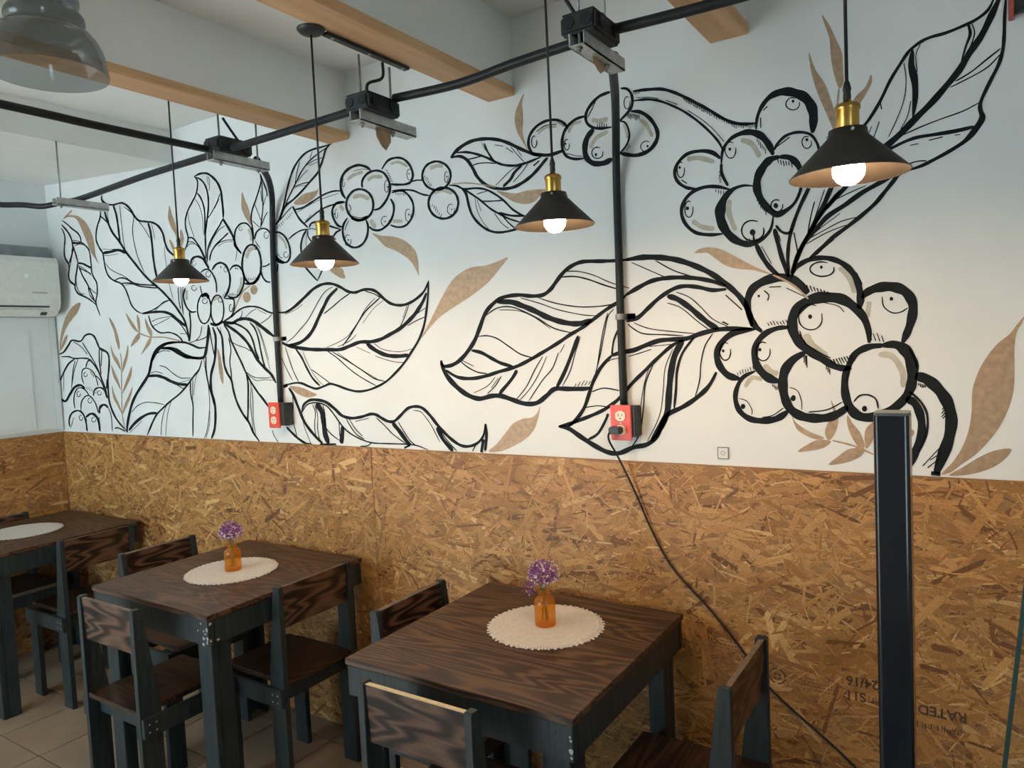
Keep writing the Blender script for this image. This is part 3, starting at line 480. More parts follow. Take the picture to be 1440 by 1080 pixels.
painted_leaf:b 2152,2131,8.1 2128,2109,8.5 2112,2076,8.8 2111,2036,8.7 2122,1995,8.5 2138,1969,7.8 2198,1914,7.5|b 2159,2130,5.8 2157,2106,5.6 2176,2079,5.2 2222,2025,5.3 2238,1974,5.6 2198,1914,5.5|b 2151,2121,2.2 2142,2063,2.2 2156,2007,2.1|b 2167,2139,8.1 2183,2155,7 2219,2157,5.9 2254,2151,6 2294,2129,6.1 2353,2109,5.8|b 2353,2107,6.4 2326,2101,7 2304,2084,7.5
gold_leaf:G 2082,2252 2114,2270 2151,2282 2195,2283 2227,2285 2238,2296 2229,2273 2199,2253 2155,2240 2111,2241
gold_leaf:G 2521,2074 2569,2058 2623,2049 2676,2031 2713,2007 2738,1979 2748,1943 2749,1913 2747,1886 2733,1915 2709,1947 2678,1970 2633,1995 2586,2015 2554,2045
gold_leaf:G 2249,1983 2342,1953 2354,1932 2360,1911 2331,1915 2290,1938 2263,1963
painted_berry:b 2389,2227,10.1 2369,2256,10.8 2366,2293,11.2 2386,2327,10.6 2424,2344,9 2471,2347,7.7 2513,2332,7.8 2533,2316,8.5|s 2402,2301,11.2 2440,2313,10.5 2490,2318,10|b 2441,2328,1.6 2484,2329,1.5 2519,2321,1.5|b 2389,2294,2.2 2388,2284,2.2 2384,2277,2.2 2380,2276,1.8 2377,2281,2.2 2377,2292,2.2 2379,2301,2.2 2383,2306,1.9 2387,2304,1.7
painted_berry:b 2486,2257,9.1 2482,2270,9.3 2490,2290,9 2518,2308,7.8 2560,2311,6.5 2600,2295,7.3 2625,2258,8.5 2626,2223,8.8 2606,2191,8.5 2570,2165,7.8 2538,2162,7|s 2512,2281,11.8 2545,2290,10.5 2593,2281,10|b 2620,2248,2.7 2619,2233,2.7 2614,2222,2.6 2607,2221,2.1 2601,2230,2.7 2600,2244,2.7 2603,2258,2.7 2610,2265,2.3 2616,2262,2|D 2619,2239 2618,2237 2615,2237 2613,2238 2612,2240 2613,2242 2616,2242 2618,2241
painted_berry:c 2537,2182,9.1 2530,2160,9 2513,2143,8.4 2488,2133,7.4 2460,2132,6.7 2432,2140,7.2 2409,2157,8.3 2394,2179,9.2 2390,2203,9.6 2398,2226,9.4 2416,2243,8.7 2441,2253,7.5 2469,2253,6.7 2497,2244,6.9 2519,2228,7.9 2533,2206,8.7 2537,2182,9|b 2412,2148,9 2458,2132,8.9 2505,2141,9.5|s 2429,2226,13.1 2469,2228,12.3 2517,2208,12.5|b 2405,2203,2.7 2415,2186,2.9 2406,2172,2.9|b 2419,2154,2.1 2462,2141,2.1 2498,2144,2.2
painted_berry:b 2380,2217,7.1 2335,2216,8.1 2311,2195,9.8 2312,2163,9.5 2335,2128,8.3 2365,2117,7.1|s 2353,2205,12.9 2374,2184,12.9|D 2327,2174 2326,2172 2322,2171 2319,2173 2318,2176 2320,2178 2323,2179 2326,2177|b 2339,2178,2.3 2338,2166,2.3 2334,2157,2.2 2329,2156,1.8 2325,2163,2.2 2324,2175,2.3 2327,2186,2.3 2332,2192,1.9 2337,2190,1.7
painted_berry:b 2393,2150,9.1 2367,2124,9.6 2362,2088,9.6 2378,2051,8.6 2417,2029,6.8 2461,2034,8 2492,2062,9.1 2502,2102,9.2 2493,2129,9|b 2375,2102,2.9 2384,2122,2.9 2400,2139,2.8|b 2406,2065,2.9 2404,2051,2.9 2395,2041,2.6 2383,2040,2.2 2373,2048,2.8 2371,2063,3 2376,2076,2.9 2387,2083,2.2 2398,2079,2.1|D 2394,2062 2393,2059 2390,2059 2387,2060 2385,2063 2387,2065 2390,2066 2393,2064
painted_berry:b 2627,2193,8.2 2642,2165,8.6 2636,2131,8.7 2610,2099,8.2 2567,2081,7.1 2529,2086,6.8 2509,2101,7.6|s 2518,2126,15.8 2530,2104,14.9 2544,2097,13|b 2613,2114,2.7 2612,2102,2.7 2602,2093,2.3 2588,2093,2 2577,2101,2.5 2573,2114,2.8 2579,2125,2.6 2591,2130,2.1 2604,2127,2|D 2597,2110 2596,2108 2593,2107 2591,2109 2590,2111 2591,2113 2594,2113 2596,2112
painted_berry:b 2635,2214,6.2 2689,2214,5.9 2726,2183,7 2740,2147,7.7 2730,2109,7.7 2699,2083,6.8 2659,2080,6 2619,2093,6.1|s 2634,2106,10 2681,2100,9.9|b 2726,2124,2.6 2724,2108,2.6 2717,2097,2.4 2707,2096,2 2699,2105,2.5 2697,2120,2.6 2701,2135,2.6 2710,2142,2.1 2720,2138,2|D 2719,2120 2718,2118 2715,2117 2712,2119 2711,2121 2712,2123 2715,2124 2718,2123|h 2655,2211,2.4 2656,2204,1|h 2663,2210,2.4 2663,2201,1|h 2671,2209,2.4 2671,2198,1|h 2678,2208,2.4 2679,2199,1|h 2686,2206,2.4 2686,2199,1|h 2694,2205,2.4 2694,2195,1|h 2701,2204,2.4 2702,2194,1
painted_berry:b 2591,2311,8.5 2624,2338,7.8 2665,2342,6.5 2704,2330,6.6 2734,2300,7.7 2745,2264,8.4 2733,2241,7.9 2703,2236,6.6 2664,2241,6.4 2631,2248,6.4|s 2637,2324,8.3 2677,2324,7.8 2721,2300,8|b 2741,2273,2.6 2740,2259,2.6 2734,2250,2.4 2725,2249,2 2718,2258,2.5 2716,2271,2.6 2720,2284,2.6 2728,2289,2.1 2736,2286,1.9|D 2730,2271 2729,2269 2727,2269 2725,2270 2724,2272 2725,2274 2727,2275 2729,2273|h 2611,2305,2 2621,2299,0.8|h 2617,2295,2 2629,2286,0.8|h 2622,2284,2 2636,2273,0.8|h 2627,2273,2 2638,2265,0.8|h 2633,2262,2 2642,2255,0.8|h 2638,2251,1.9 2651,2242,0.8
painted_branch:b 2737,2241,4.6 2762,2242,4.4 2788,2238,4.3|b 2636,2221,5.5 2689,2217,5.4 2741,2207,5.3 2784,2187,5.3 2818,2177,5.3|h 2644,2244,2.4 2644,2238,1|h 2655,2243,2.4 2654,2236,1|h 2666,2242,2.4 2665,2233,1|h 2677,2241,2.4 2676,2235,1|h 2687,2240,2.4 2687,2235,1|h 2698,2240,2.4 2697,2232,1|h 2709,2239,2.4 2708,2230,1|h 2719,2238,2.4 2719,2232,1|h 2730,2237,2.3 2729,2231,1
painted_berry:c 2923,2233,7.9 2916,2214,7.8 2901,2200,7.4 2879,2192,6.7 2854,2192,6.2 2829,2200,6.3 2808,2214,7 2794,2234,7.8 2790,2254,8.3 2797,2273,8.2 2812,2288,7.6 2835,2295,6.8 2861,2295,6.2 2886,2286,6.2 2906,2272,6.7 2919,2253,7.4 2923,2233,7.7|s 2828,2275,11.4 2860,2279,10.8 2890,2274,10.4|b 2911,2236,2.4 2910,2223,2.4 2905,2214,2.4 2900,2212,2 2895,2220,2.4 2894,2233,2.4 2897,2245,2.5 2902,2251,2.1 2908,2248,1.9|D 2907,2232 2906,2230 2904,2230 2902,2231 2901,2233 2902,2235 2905,2235 2907,2234|h 2798,2246,2.2 2804,2253,0.9|h 2803,2238,2.2 2811,2247,0.9|h 2808,2231,2.2 2818,2242,0.9|h 2813,2223,2.2 2821,2231,0.9|h 2819,2215,2.2 2825,2223,0.9|h 2824,2208,2.2 2832,2218,0.9
painted_berry:c 2951,2131,8.4 2944,2110,8.3 2929,2094,7.9 2906,2085,7.2 2879,2084,6.7 2853,2092,6.9 2831,2107,7.6 2817,2128,8.4 2813,2150,8.8 2820,2171,8.7 2837,2187,8.1 2860,2196,7.3 2887,2196,6.6 2913,2188,6.7 2934,2173,7.3 2947,2153,8 2951,2131,8.2|s 2841,2184,11.1 2884,2187,10.4 2926,2169,10.4|b 2932,2116,2.4 2931,2104,2.4 2923,2095,2.2 2912,2095,1.9 2902,2103,2.3 2899,2115,2.4 2904,2127,2.4 2914,2132,2 2925,2129,1.9|D 2922,2112 2921,2110 2919,2110 2917,2111 2916,2113 2917,2115 2919,2115 2921,2114|h 2828,2135,2.2 2833,2143,0.9|h 2836,2126,2.2 2842,2137,0.9|h 2843,2117,2.2 2850,2131,0.9|h 2851,2108,2.2 2856,2119,0.9|h 2858,2100,2.2 2863,2109,0.9|h 2866,2091,2.2 2872,2103,0.9
painted_leaf:b 2927,2297,11.5 2955,2318,11 3001,2335,10.2 3046,2339,9.4 3096,2333,8.9 3144,2319,8.6 3185,2299,8.6 3225,2275,8.6 3275,2249,8.4 3309,2236,8.4|b 2927,2297,9 2967,2295,8.6 2998,2277,9.2 3021,2245,9.9 3039,2212,9.6 3068,2182,8.8 3104,2163,8.4 3146,2152,8.4 3188,2151,8.8 3224,2160,9.2 3260,2176,9.4 3290,2196,9.5 3319,2220,9.5 3331,2227,9.3|b 2954,2310,6.7 2999,2304,6.5 3043,2289,6.4 3086,2269,6.4 3122,2248,6.4 3151,2234,6.3 3192,2224,6.4 3228,2223,6.6 3263,2227,6.7 3303,2234,6.7|b 3076,2321,5.3 3087,2294,5.2 3104,2266,5 3119,2249,4.8|b 3067,2323,1.7 3081,2295,1.7|b 3004,2278,3.7 3036,2278,3.7 3061,2279,3.7|b 3121,2243,2.9 3085,2252,3 3047,2256,3.1 3022,2253,3.3|b 3228,2221,8.5 3197,2201,8.7 3178,2179,8.8 3147,2160,8.7|b 3210,2219,2.2 3180,2209,2.3 3142,2185,2.3 3117,2169,2.3|b 3251,2221,2.3 3226,2196,2.3 3189,2168,2.3|b 3187,2289,2.1 3212,2257,2.1 3240,2226,2|b 3202,2289,1.6 3229,2250,1.6|b 3119,2308,1.9 3155,2297,1.9|b 3166,2290,2 3195,2268,2|b 3273,2210,4.4 3297,2223,4.4
painted_berry:b 3275,2246,7.4 3258,2278,7.9 3263,2311,8.2 3291,2337,7.8 3331,2348,7 3370,2343,6.4 3396,2328,6.4 3409,2309,6.8|b 3270,2252,8.5 3303,2241,8.5 3342,2235,8.8 3389,2240,9|b 3290,2320,2.7 3325,2333,2.5 3369,2329,2.4|s 3296,2312,6.6 3325,2326,6.1 3369,2322,5.7|b 3290,2293,2.9 3289,2280,2.9 3284,2271,2.8 3277,2270,2.3 3272,2278,2.7 3270,2291,2.9 3273,2302,2.9 3279,2308,2.6 3286,2305,2.3|h 3372,2340,2.5 3376,2331,1|h 3379,2335,2.4 3384,2324,1|h 3386,2331,2.4 3392,2317,1|h 3393,2326,2.4 3397,2316,1|h 3400,2321,2.4 3404,2313,1|h 3406,2317,2.4 3412,2305,1
painted_berry:b 3474,2334,7.3 3439,2331,7.7 3406,2312,8.3 3389,2283,8.4 3387,2246,8 3402,2219,7 3433,2205,6.8 3465,2202,7|s 3411,2293,7.8 3428,2317,7.4 3460,2320,6.8|b 3413,2260,2.7 3412,2248,2.8 3407,2240,2.7 3401,2240,2.3 3396,2247,2.6 3394,2258,2.7 3397,2269,2.8 3403,2274,2.5 3409,2271,2.3|D 3403,2259 3402,2257 3399,2257 3397,2258 3396,2260 3397,2262 3400,2263 3402,2262|b 3402,2229,1.8 3434,2216,1.8 3460,2209,1.8
painted_berry:b 3565,2390,7.2 3555,2390,7.4 3526,2385,7.8 3499,2368,8.2 3479,2344,8.3 3478,2316,7.6 3496,2296,6.7 3527,2285,6.9 3566,2282,7|b 3601,2394,6.2 3623,2387,5.9 3637,2366,6.6 3638,2338,7.2 3625,2318,7.3 3589,2292,7.3|s 3497,2319,10.8 3523,2309,11.2 3554,2310,11.5|h 3484,2329,2.6 3490,2336,1.1|h 3488,2335,2.6 3496,2344,1.1|h 3492,2341,2.6 3501,2351,1.1|h 3496,2347,2.6 3503,2355,1.1|h 3500,2354,2.6 3506,2360,1.1|h 3504,2360,2.6 3512,2369,1.1|h 3508,2366,2.6 3516,2376,1.1|h 3511,2372,2.6 3518,2379,1.1|h 3515,2378,2.6 3522,2385,1.1|h 3517,2292,2.5 3517,2302,1.1|h 3525,2290,2.5 3525,2303,1.1|h 3532,2289,2.5 3533,2304,1.1|h 3540,2287,2.5 3540,2299,1|h 3548,2286,2.5 3548,2296,1|b 3631,2349,2.5 3630,2336,2.6 3625,2328,2.6 3619,2327,2.1 3613,2335,2.4 3611,2348,2.5 3614,2359,2.6 3620,2364,2.4 3627,2361,2.1
painted_berry:b 3503,2288,15.2 3478,2264,15.4 3469,2233,15.2 3473,2204,13.9 3496,2181,12.7 3533,2175,13.5 3564,2183,13.9|b 3594,2295,4.3 3614,2284,4.5 3625,2250,5 3616,2220,5.2 3590,2195,5.2|s 3488,2230,10.9 3510,2258,10.6 3552,2271,10.1|s 3606,2284,6.6 3615,2261,6.8 3617,2238,7|b 3532,2213,3.2 3531,2201,3.2 3522,2194,3 3509,2194,2.7 3497,2202,2.9 3493,2214,3.2 3498,2225,3.2 3510,2229,2.9 3523,2225,2.7|D 3512,2205 3511,2202 3507,2201 3504,2203 3503,2207 3505,2210 3508,2211 3511,2209
painted_berry:b 3633,2317,8.9 3664,2308,8.5 3693,2284,8.6 3713,2251,9 3717,2224,9.8 3704,2200,10 3679,2184,9.7 3644,2180,9.2 3610,2189,8.9 3590,2197,8.9|s 3661,2286,8.6 3682,2266,8.8 3700,2227,9|b 3699,2202,2.4 3698,2191,2.5 3689,2184,2.4 3676,2185,2.2 3665,2193,2.2 3661,2204,2.5 3666,2213,2.5 3677,2217,2.3 3690,2213,2.2|D 3687,2200 3686,2198 3683,2197 3681,2199 3680,2202 3681,2204 3684,2205 3686,2203|h 3620,2315,2.4 3621,2302,1|h 3625,2313,2.4 3626,2296,1|h 3630,2311,2.4 3631,2291,1|h 3635,2309,2.4 3636,2294,1|h 3640,2308,2.4 3640,2294,1|h 3645,2306,2.4 3646,2287,1|h 3649,2304,2.4 3651,2285,1|h 3654,2302,2.4 3655,2288,1|h 3659,2300,2.4 3660,2286,1|h 3605,2190,1.6 3597,2197,0.7|h 3610,2194,1.6 3600,2203,0.7|h 3614,2198,1.6 3603,2209,0.7|h 3619,2201,1.6 3610,2210,0.7|h 3624,2205,1.6 3616,2213,0.7|h 3628,2209,1.6 3618,2219,0.7
painted_branch:b 3642,2376,7.8 3686,2371,7.6 3734,2362,7.3 3771,2345,7 3807,2322,6.9 3842,2297,6.8 3877,2271,6.7 3911,2243,6.7 3945,2221,6.8 3978,2210,7 4011,2206,7.1|b 3641,2347,5.9 3685,2342,5.8 3723,2330,5.5 3765,2307,5.3 3805,2279,5.3 3845,2243,5.2 3879,2206,5.2 3904,2172,5.2 3916,2144,5.3|b 3814,2282,1.6 3858,2245,1.6 3892,2208,1.6 3919,2171,1.6|b 3651,2354,1.8 3695,2346,1.8 3723,2336,1.7|b 3747,2326,1.7 3783,2306,1.6|h 3802,2322,1.6 3805,2313,0.7|h 3808,2318,1.6 3811,2306,0.7|h 3814,2313,1.6 3818,2300,0.7|h 3819,2309,1.6 3823,2298,0.7|h 3825,2305,1.6 3828,2296,0.6|h 3831,2300,1.6 3835,2288,0.6|h 3837,2296,1.6 3841,2283,0.6|h 3842,2292,1.5 3845,2282,0.6|h 3848,2288,1.5 3851,2278,0.6|h 3854,2283,1.5 3858,2270,0.6|h 3860,2279,1.5 3863,2267,0.6|h 3865,2275,1.5 3868,2266,0.6|h 3871,2271,1.5 3874,2260,0.6|h 3877,2267,1.5 3881,2253,0.6|h 3885,2258,1.6 3886,2252,0.6|h 3892,2254,1.6 3893,2245,0.6|h 3899,2249,1.5 3900,2239,0.6|h 3906,2245,1.5 3907,2237,0.6|h 3913,2240,1.5 3914,2233,0.6|h 3920,2236,1.5 3921,2226,0.6|h 3927,2231,1.5 3928,2221,0.6|h 3933,2226,1.5 3934,2219,0.6|h 3940,2222,1.5 3941,2215,0.6|h 3944,2219,1.5 3945,2209,0.6|h 3950,2218,1.5 3950,2205,0.6|h 3955,2217,1.5 3955,2202,0.6|h 3960,2216,1.5 3961,2204,0.6|h 3966,2215,1.5 3966,2204,0.6|h 3971,2213,1.5 3971,2200,0.6|h 3976,2212,1.5 3976,2198,0.6|h 3981,2211,1.5 3982,2201,0.6|h 3986,2210,1.5 3987,2199,0.6|h 3992,2209,1.5 3992,2194,0.6|h 3997,2208,1.5 3997,2194,0.6|h 4002,2207,1.5 4002,2197,0.6|h 4007,2206,1.5 4007,2194,0.6|h 3645,2373,1.9 3643,2369,0.8|h 3650,2372,1.9 3648,2366,0.8|h 3655,2371,1.8 3652,2365,0.8|h 3659,2370,1.8 3658,2365,0.8|h 3664,2370,1.8 3663,2365,0.8
painted_leaf:b 2914,2200,5.7 2947,2193,5.6 2979,2177,5.6 3030,2172,5.6 3073,2161,5.5 3115,2137,5.6 3150,2109,5.7 3184,2075,5.6 3230,2046,5.4 3264,2030,5.3|b 2966,2184,7.5 2987,2158,8 2995,2121,8.1 3011,2078,7.7 3041,2043,7.2 3077,2018,6.7 3120,2005,6.5 3180,2006,6.7 3240,2018,6.8 3264,2030,7|b 2972,2181,5.3 3010,2155,5.3 3046,2129,5.3 3088,2093,5.3 3124,2070,5.1 3165,2047,5 3211,2029,4.9|b 3079,2155,2.6 3035,2151,2.7|b 3052,2123,3.5 3096,2117,3.5 3144,2113,3.5|b 3124,2073,5.9 3177,2056,5.9 3230,2049,5.9|b 3136,2066,3.8 3158,2038,3.8 3187,2012,3.7|b 3105,2075,2.2 3134,2036,2.2 3163,2013,2.1|b 2991,2163,2.5 3001,2115,2.5|b 3025,2142,1.9 3032,2095,1.8 3054,2051,1.7 3078,2023,1.7|b 3034,2131,1.8 3050,2088,1.8|g 2928,2203,3.1 2993,2196,3.1 3056,2181,3 3117,2162,2.9
gold_leaf:G 3119,2149 3152,2141 3199,2129 3246,2132 3303,2128 3336,2119 3297,2108 3273,2092 3238,2087 3197,2098 3163,2117
gold_leaf:G 3249,2456 3230,2434 3211,2399 3207,2366 3216,2330 3235,2297 3256,2262 3243,2296 3235,2331 3240,2364 3240,2398 3239,2427
painted_leaf:b 1939,1797,9.3 1992,1796,9.7 2050,1817,10.9 2117,1853,11 2173,1883,10.4 2227,1897,9.1 2279,1895,8.8 2328,1878,9.4 2369,1857,9.1 2411,1849,8.6 2453,1856,8.6 2494,1855,8.5 2527,1843,9.4 2558,1818,9.6 2596,1793,8.9 2641,1782,8.2 2685,1785,8.5 2730,1801,9.1 2769,1826,9.7 2793,1860,9.9|b 2793,1865,8.5 2788,1813,8.5 2776,1753,8.5 2760,1697,8.4 2732,1646,8.3 2691,1599,8.2 2650,1557,8.1 2602,1519,7.9 2553,1487,7.6 2498,1465,7.3 2442,1451,7.1 2386,1448,7.3 2330,1458,7.8 2280,1472,7.9 2236,1480,7.4 2198,1470,7.6 2151,1460,7.5 2106,1470,8.3 2060,1484,8 2012,1485,7.7 1946,1474,7.8|b 1951,1664,13.7 1995,1649,12.8 2073,1635,12.2 2150,1627,11.8 2226,1624,11.6 2307,1622,11.4 2366,1635,11.6 2423,1648,11.2 2478,1647,11 2533,1654,11.3 2587,1672,11.6 2641,1693,11.9 2687,1720,12.2 2727,1751,12.6 2760,1787,12.8 2781,1819,13|b 1995,1652,10.4 2060,1658,10.9 2117,1682,12.4 2158,1717,13.4 2193,1763,13.5 2226,1803,13.3 2260,1842,12.6 2313,1874,11.9|b 2285,1882,2.9 2239,1865,3.2 2199,1831,3.5 2157,1786,3.5 2123,1751,3.5 2073,1716,3.4 2030,1686,3.3 1980,1663,3.2|b 2224,1774,4.3 2278,1800,4.2 2331,1827,4.2 2383,1848,4|b 2545,1819,4.6 2503,1795,4.7 2460,1768,4.9 2415,1725,5.1 2369,1676,5.2 2323,1637,5.1|b 2518,1819,2.4 2461,1778,2.5 2408,1720,2.5 2340,1667,2.3 2227,1633,2.3|b 2561,1806,1.7 2502,1775,1.8 2443,1723,1.9|b 2404,1680,2.4 2367,1656,2.3 2293,1633,2.2|b 2467,1850,3.1 2513,1836,3.1 2545,1819,3.3|b 2691,1782,3.1 2669,1740,3.1 2637,1694,3.1|b 2682,1780,1.8 2656,1731,1.9|b 2769,1730,3 2725,1718,3 2679,1701,3.1|b 2771,1763,2.6 2733,1746,2.6|b 2457,1640,13.9 2509,1610,13.4 2561,1591,12.4 2620,1585,11.8 2678,1588,11.6|b 2498,1641,2.3 2537,1617,2.1 2595,1605,2 2647,1603,1.9 2705,1613,2|b 2501,1590,2.1 2553,1574,2.1 2605,1563,2 2657,1559,2|b 2400,1629,1.7 2475,1601,1.6|b 2233,1617,3.7 2289,1586,3.8 2358,1538,3.7 2425,1501,3.5 2505,1467,3.4|b 2262,1613,4.2 2346,1574,4.2 2428,1532,4.1 2487,1500,3.9 2547,1487,3.7|b 2291,1610,1.8 2401,1547,1.8 2520,1490,1.7|b 2034,1637,8.1 2070,1598,8.2 2097,1554,8.3 2132,1505,7.9 2175,1472,7.5|b 2080,1624,2.3 2113,1559,2.3 2155,1505,2.1 2198,1472,2|b 2128,1543,3.2 2179,1515,3.2 2236,1483,3.2|b 1970,1647,4 1996,1578,4 2016,1534,3.9 2044,1490,3.9|b 1941,1601,3.2 1969,1551,3.2 2005,1496,3.1|b 1943,1470,10.4 1970,1477,10.4|b 1983,1786,1.8 2049,1801,1.8 2098,1822,1.9
gold_leaf:G 1982,1471 2018,1471 2073,1462 2119,1446 2153,1434 2101,1422 2055,1430 2016,1446
gold_leaf:G 2743,1649 2775,1692 2812,1742 2853,1798 2898,1850 2941,1878 2995,1895 3056,1896 3108,1905 3154,1914 3115,1877 3070,1839 3017,1808 2953,1777 2887,1749 2829,1719 2784,1684
gold_leaf:G 3030,1226 3071,1258 3107,1295 3143,1331 3185,1349 3218,1353 3243,1368 3256,1394 3250,1361 3228,1312 3189,1276 3138,1250 3086,1230
painted_leaf:b 2053,1357,13.8 2065,1389,12.6 2104,1410,9.9 2150,1412,9.8 2203,1403,10.8 2254,1375,11.6 2295,1347,10.9 2346,1337,9.4 2405,1343,9.1 2456,1355,9 2488,1353,9.7 2519,1339,10.2 2550,1328,9.4 2581,1328,9 2614,1349,9.8 2654,1379,9.2 2692,1388,8.6 2729,1383,9.6 2764,1357,10.3 2798,1321,10.3 2831,1291,10.1 2872,1261,9.7 2912,1243,8.8 2953,1244,8.2 2988,1259,8.6 3012,1285,9.5 3023,1328,9.7|b 3023,1328,9.2 3025,1282,9.2 3016,1228,9.2|b 3011,1271,10.4 2999,1222,10.5|b 2973,1245,3.7 2959,1225,3.7|b 1977,1464,11.8 2003,1434,12.1 2035,1370,12.1 2067,1312,11.8 2118,1262,11.2 2170,1225,10.8|b 2058,1363,5.9 2084,1389,5.2 2121,1399,4.5 2167,1398,4.7 2211,1384,5.5 2252,1347,5.8 2292,1304,5.7 2341,1271,5.2 2406,1248,4.8 2463,1238,4.4 2543,1238,4.2 2644,1239,4.2 2697,1235,4.3 2748,1221,4.4|b 2144,1396,20.7 2173,1365,21.4 2183,1320,21.8 2187,1270,21.7 2206,1226,21.5|b 2121,1393,3.6 2136,1358,3.7 2126,1300,3.7 2131,1243,3.7|b 2135,1393,3.7 2149,1345,3.7 2144,1288,3.7 2153,1237,3.7|b 2184,1390,4.5 2194,1346,4.5 2186,1308,4.5 2219,1271,4.1 2273,1241,3.9|b 2296,1301,17.2 2289,1266,17.2 2281,1229,17.3|b 2275,1316,3.5 2275,1260,3.5|b 2151,1221,5.8 2250,1225,5.7|b 2320,1332,4.2 2343,1299,4.1 2374,1269,3.8 2415,1252,3.6|b 2337,1333,3.3 2368,1293,3.2 2407,1264,3.1|b 2487,1341,3.7 2533,1309,3.7 2570,1278,3.6 2637,1241,3.4|b 2573,1322,14.8 2609,1288,14.8 2645,1248,14.8 2659,1233,14.6|b 2604,1326,3.8 2632,1288,3.7 2660,1254,3.6 2689,1235,3.5|b 2684,1373,2.4 2721,1368,2.6 2748,1343,2.8 2775,1309,2.9 2808,1253,2.9|b 2797,1310,12.8 2823,1265,12.5 2869,1222,12.2|b 2811,1299,3.5 2844,1260,3.4 2887,1222,3.3|b 2391,1222,3.7 2429,1225,3.6 2455,1238,3.9|b 2628,1224,6 2651,1233,5.9|b 1946,1290,9.7 1987,1261,9.5 2023,1239,9 2068,1221,8.1 2105,1219,7.4|b 1999,1441,3.8 1998,1382,3.8 1992,1323,3.9 2010,1252,3.9|b 2051,1337,2.8 2065,1286,2.8 2096,1222,2.8|b 2370,1324,2.4 2446,1338,2.4
painted_leaf:b 2833,1563,13.8 2846,1541,11.6 2893,1547,11.4 2940,1575,12.2 2988,1624,12.6 3017,1673,12.8 3047,1728,12.4 3091,1764,11.5 3134,1779,10.6 3192,1781,10.2 3240,1774,10.1 3287,1774,10.3 3319,1791,10.9 3343,1816,11 3375,1846,10.7 3413,1865,10.2 3450,1871,9.7 3514,1866,9.5 3562,1863,9.4 3610,1862,9.3|b 3597,1862,13.8 3657,1864,13.5 3715,1857,13.2 3765,1845,12.9 3814,1825,12.8 3862,1799,12.6 3902,1769,12.5 3936,1737,12.4 3964,1701,12.3 3977,1666,12.3 3984,1631,12.3|b 2833,1556,16.7 2853,1511,16.2 2897,1466,15.3 2949,1433,14.3 3002,1419,13.1 3055,1429,12.8 3098,1429,13 3147,1415,13.1 3196,1402,12.7 3245,1405,12.4 3285,1430,12.7 3318,1453,12.2 3371,1453,12 3431,1453,11.8 3453,1457,11.8|b 2854,1526,11.4 2908,1499,10.7 2971,1493,10.1 3033,1501,10 3094,1516,9.9 3162,1531,9.9 3220,1553,9.9 3277,1579,9.8 3341,1610,9.7 3387,1635,9.6 3433,1656,9.5 3477,1682,9.5 3521,1709,9.3 3571,1734,9.2 3592,1751,9.3|b 3592,1751,11 3633,1770,10.9 3680,1788,10.6 3726,1793,10.3 3776,1791,10.1 3825,1784,10 3873,1771,9.8 3913,1754,9.7|b 3100,1763,14.6 3158,1759,14.5 3206,1742,14.6 3253,1722,14.6 3299,1699,14.4 3352,1680,14 3404,1670,13.8 3441,1672,13.7 3470,1680,13.8|b 3046,1717,3.8 3099,1742,3.6 3157,1742,3.5 3213,1721,3.5 3267,1694,3.5 3328,1658,3.4 3410,1637,3.3|b 3107,1735,2.1 3189,1726,2.1 3252,1699,2.1 3312,1658,2.1|b 3199,1770,2.7 3270,1748,2.7 3346,1720,2.7 3435,1698,2.6 3485,1692,2.6|b 3271,1765,3.4 3332,1744,3.3 3392,1730,3.3 3443,1723,3.2 3508,1722,3.2 3550,1726,3.2|b 3011,1645,3.6 3050,1646,3.6 3092,1634,3.7 3141,1604,3.7 3189,1575,3.6 3245,1560,3.5|b 2977,1596,9.6 3021,1586,9.7 3063,1565,9.8 3104,1546,9.5 3154,1533,9.3|b 2925,1557,4.1 2956,1535,4 2999,1516,3.7 3042,1510,3.6|b 2930,1561,2.3 2983,1538,2.3|b 3170,1520,10.1 3143,1486,10 3090,1437,10.1|b 3076,1497,2.3 3040,1465,2.3 2977,1440,2.2|b 3102,1500,3.2 3074,1465,3.1 3038,1437,3.1|b 3089,1493,2.4 3057,1458,2.4|b 3276,1565,3 3242,1519,3.1 3207,1464,3.1 3164,1419,3|b 3292,1565,2.3 3258,1505,2.3 3215,1450,2.3 3176,1416,2.2|b 3339,1577,3 3313,1524,3 3272,1484,3 3213,1412,3|b 3417,1630,10.2 3392,1575,10.3 3359,1510,10.3 3325,1456,10.4|b 3424,1627,2.9 3403,1575,2.9 3382,1516,2.9 3349,1463,2.9|b 3363,1603,2.2 3347,1577,2.2|b 3375,1846,2.6 3427,1841,2.6 3484,1823,2.5 3539,1796,2.5 3606,1772,2.5|b 3359,1828,3.9 3411,1826,3.9 3462,1812,3.8 3518,1789,3.8 3566,1772,3.8|b 3549,1710,2.7 3527,1686,2.8 3511,1629,2.8 3493,1559,2.8 3469,1488,2.8|b 3528,1699,2.8 3508,1642,2.8 3481,1521,2.9|b 3616,1852,2.4 3669,1825,2.4 3726,1796,2.4|b 3696,1850,3 3752,1815,3 3807,1792,2.9|h 3394,1459,2.6 3402,1471,1.1|h 3407,1461,2.6 3418,1477,1.1|h 3421,1463,2.5 3433,1481,1.1|h 3434,1465,2.5 3444,1479,1.1|h 3447,1467,2.5 3456,1479,1|h 3461,1469,2.5 3472,1485,1
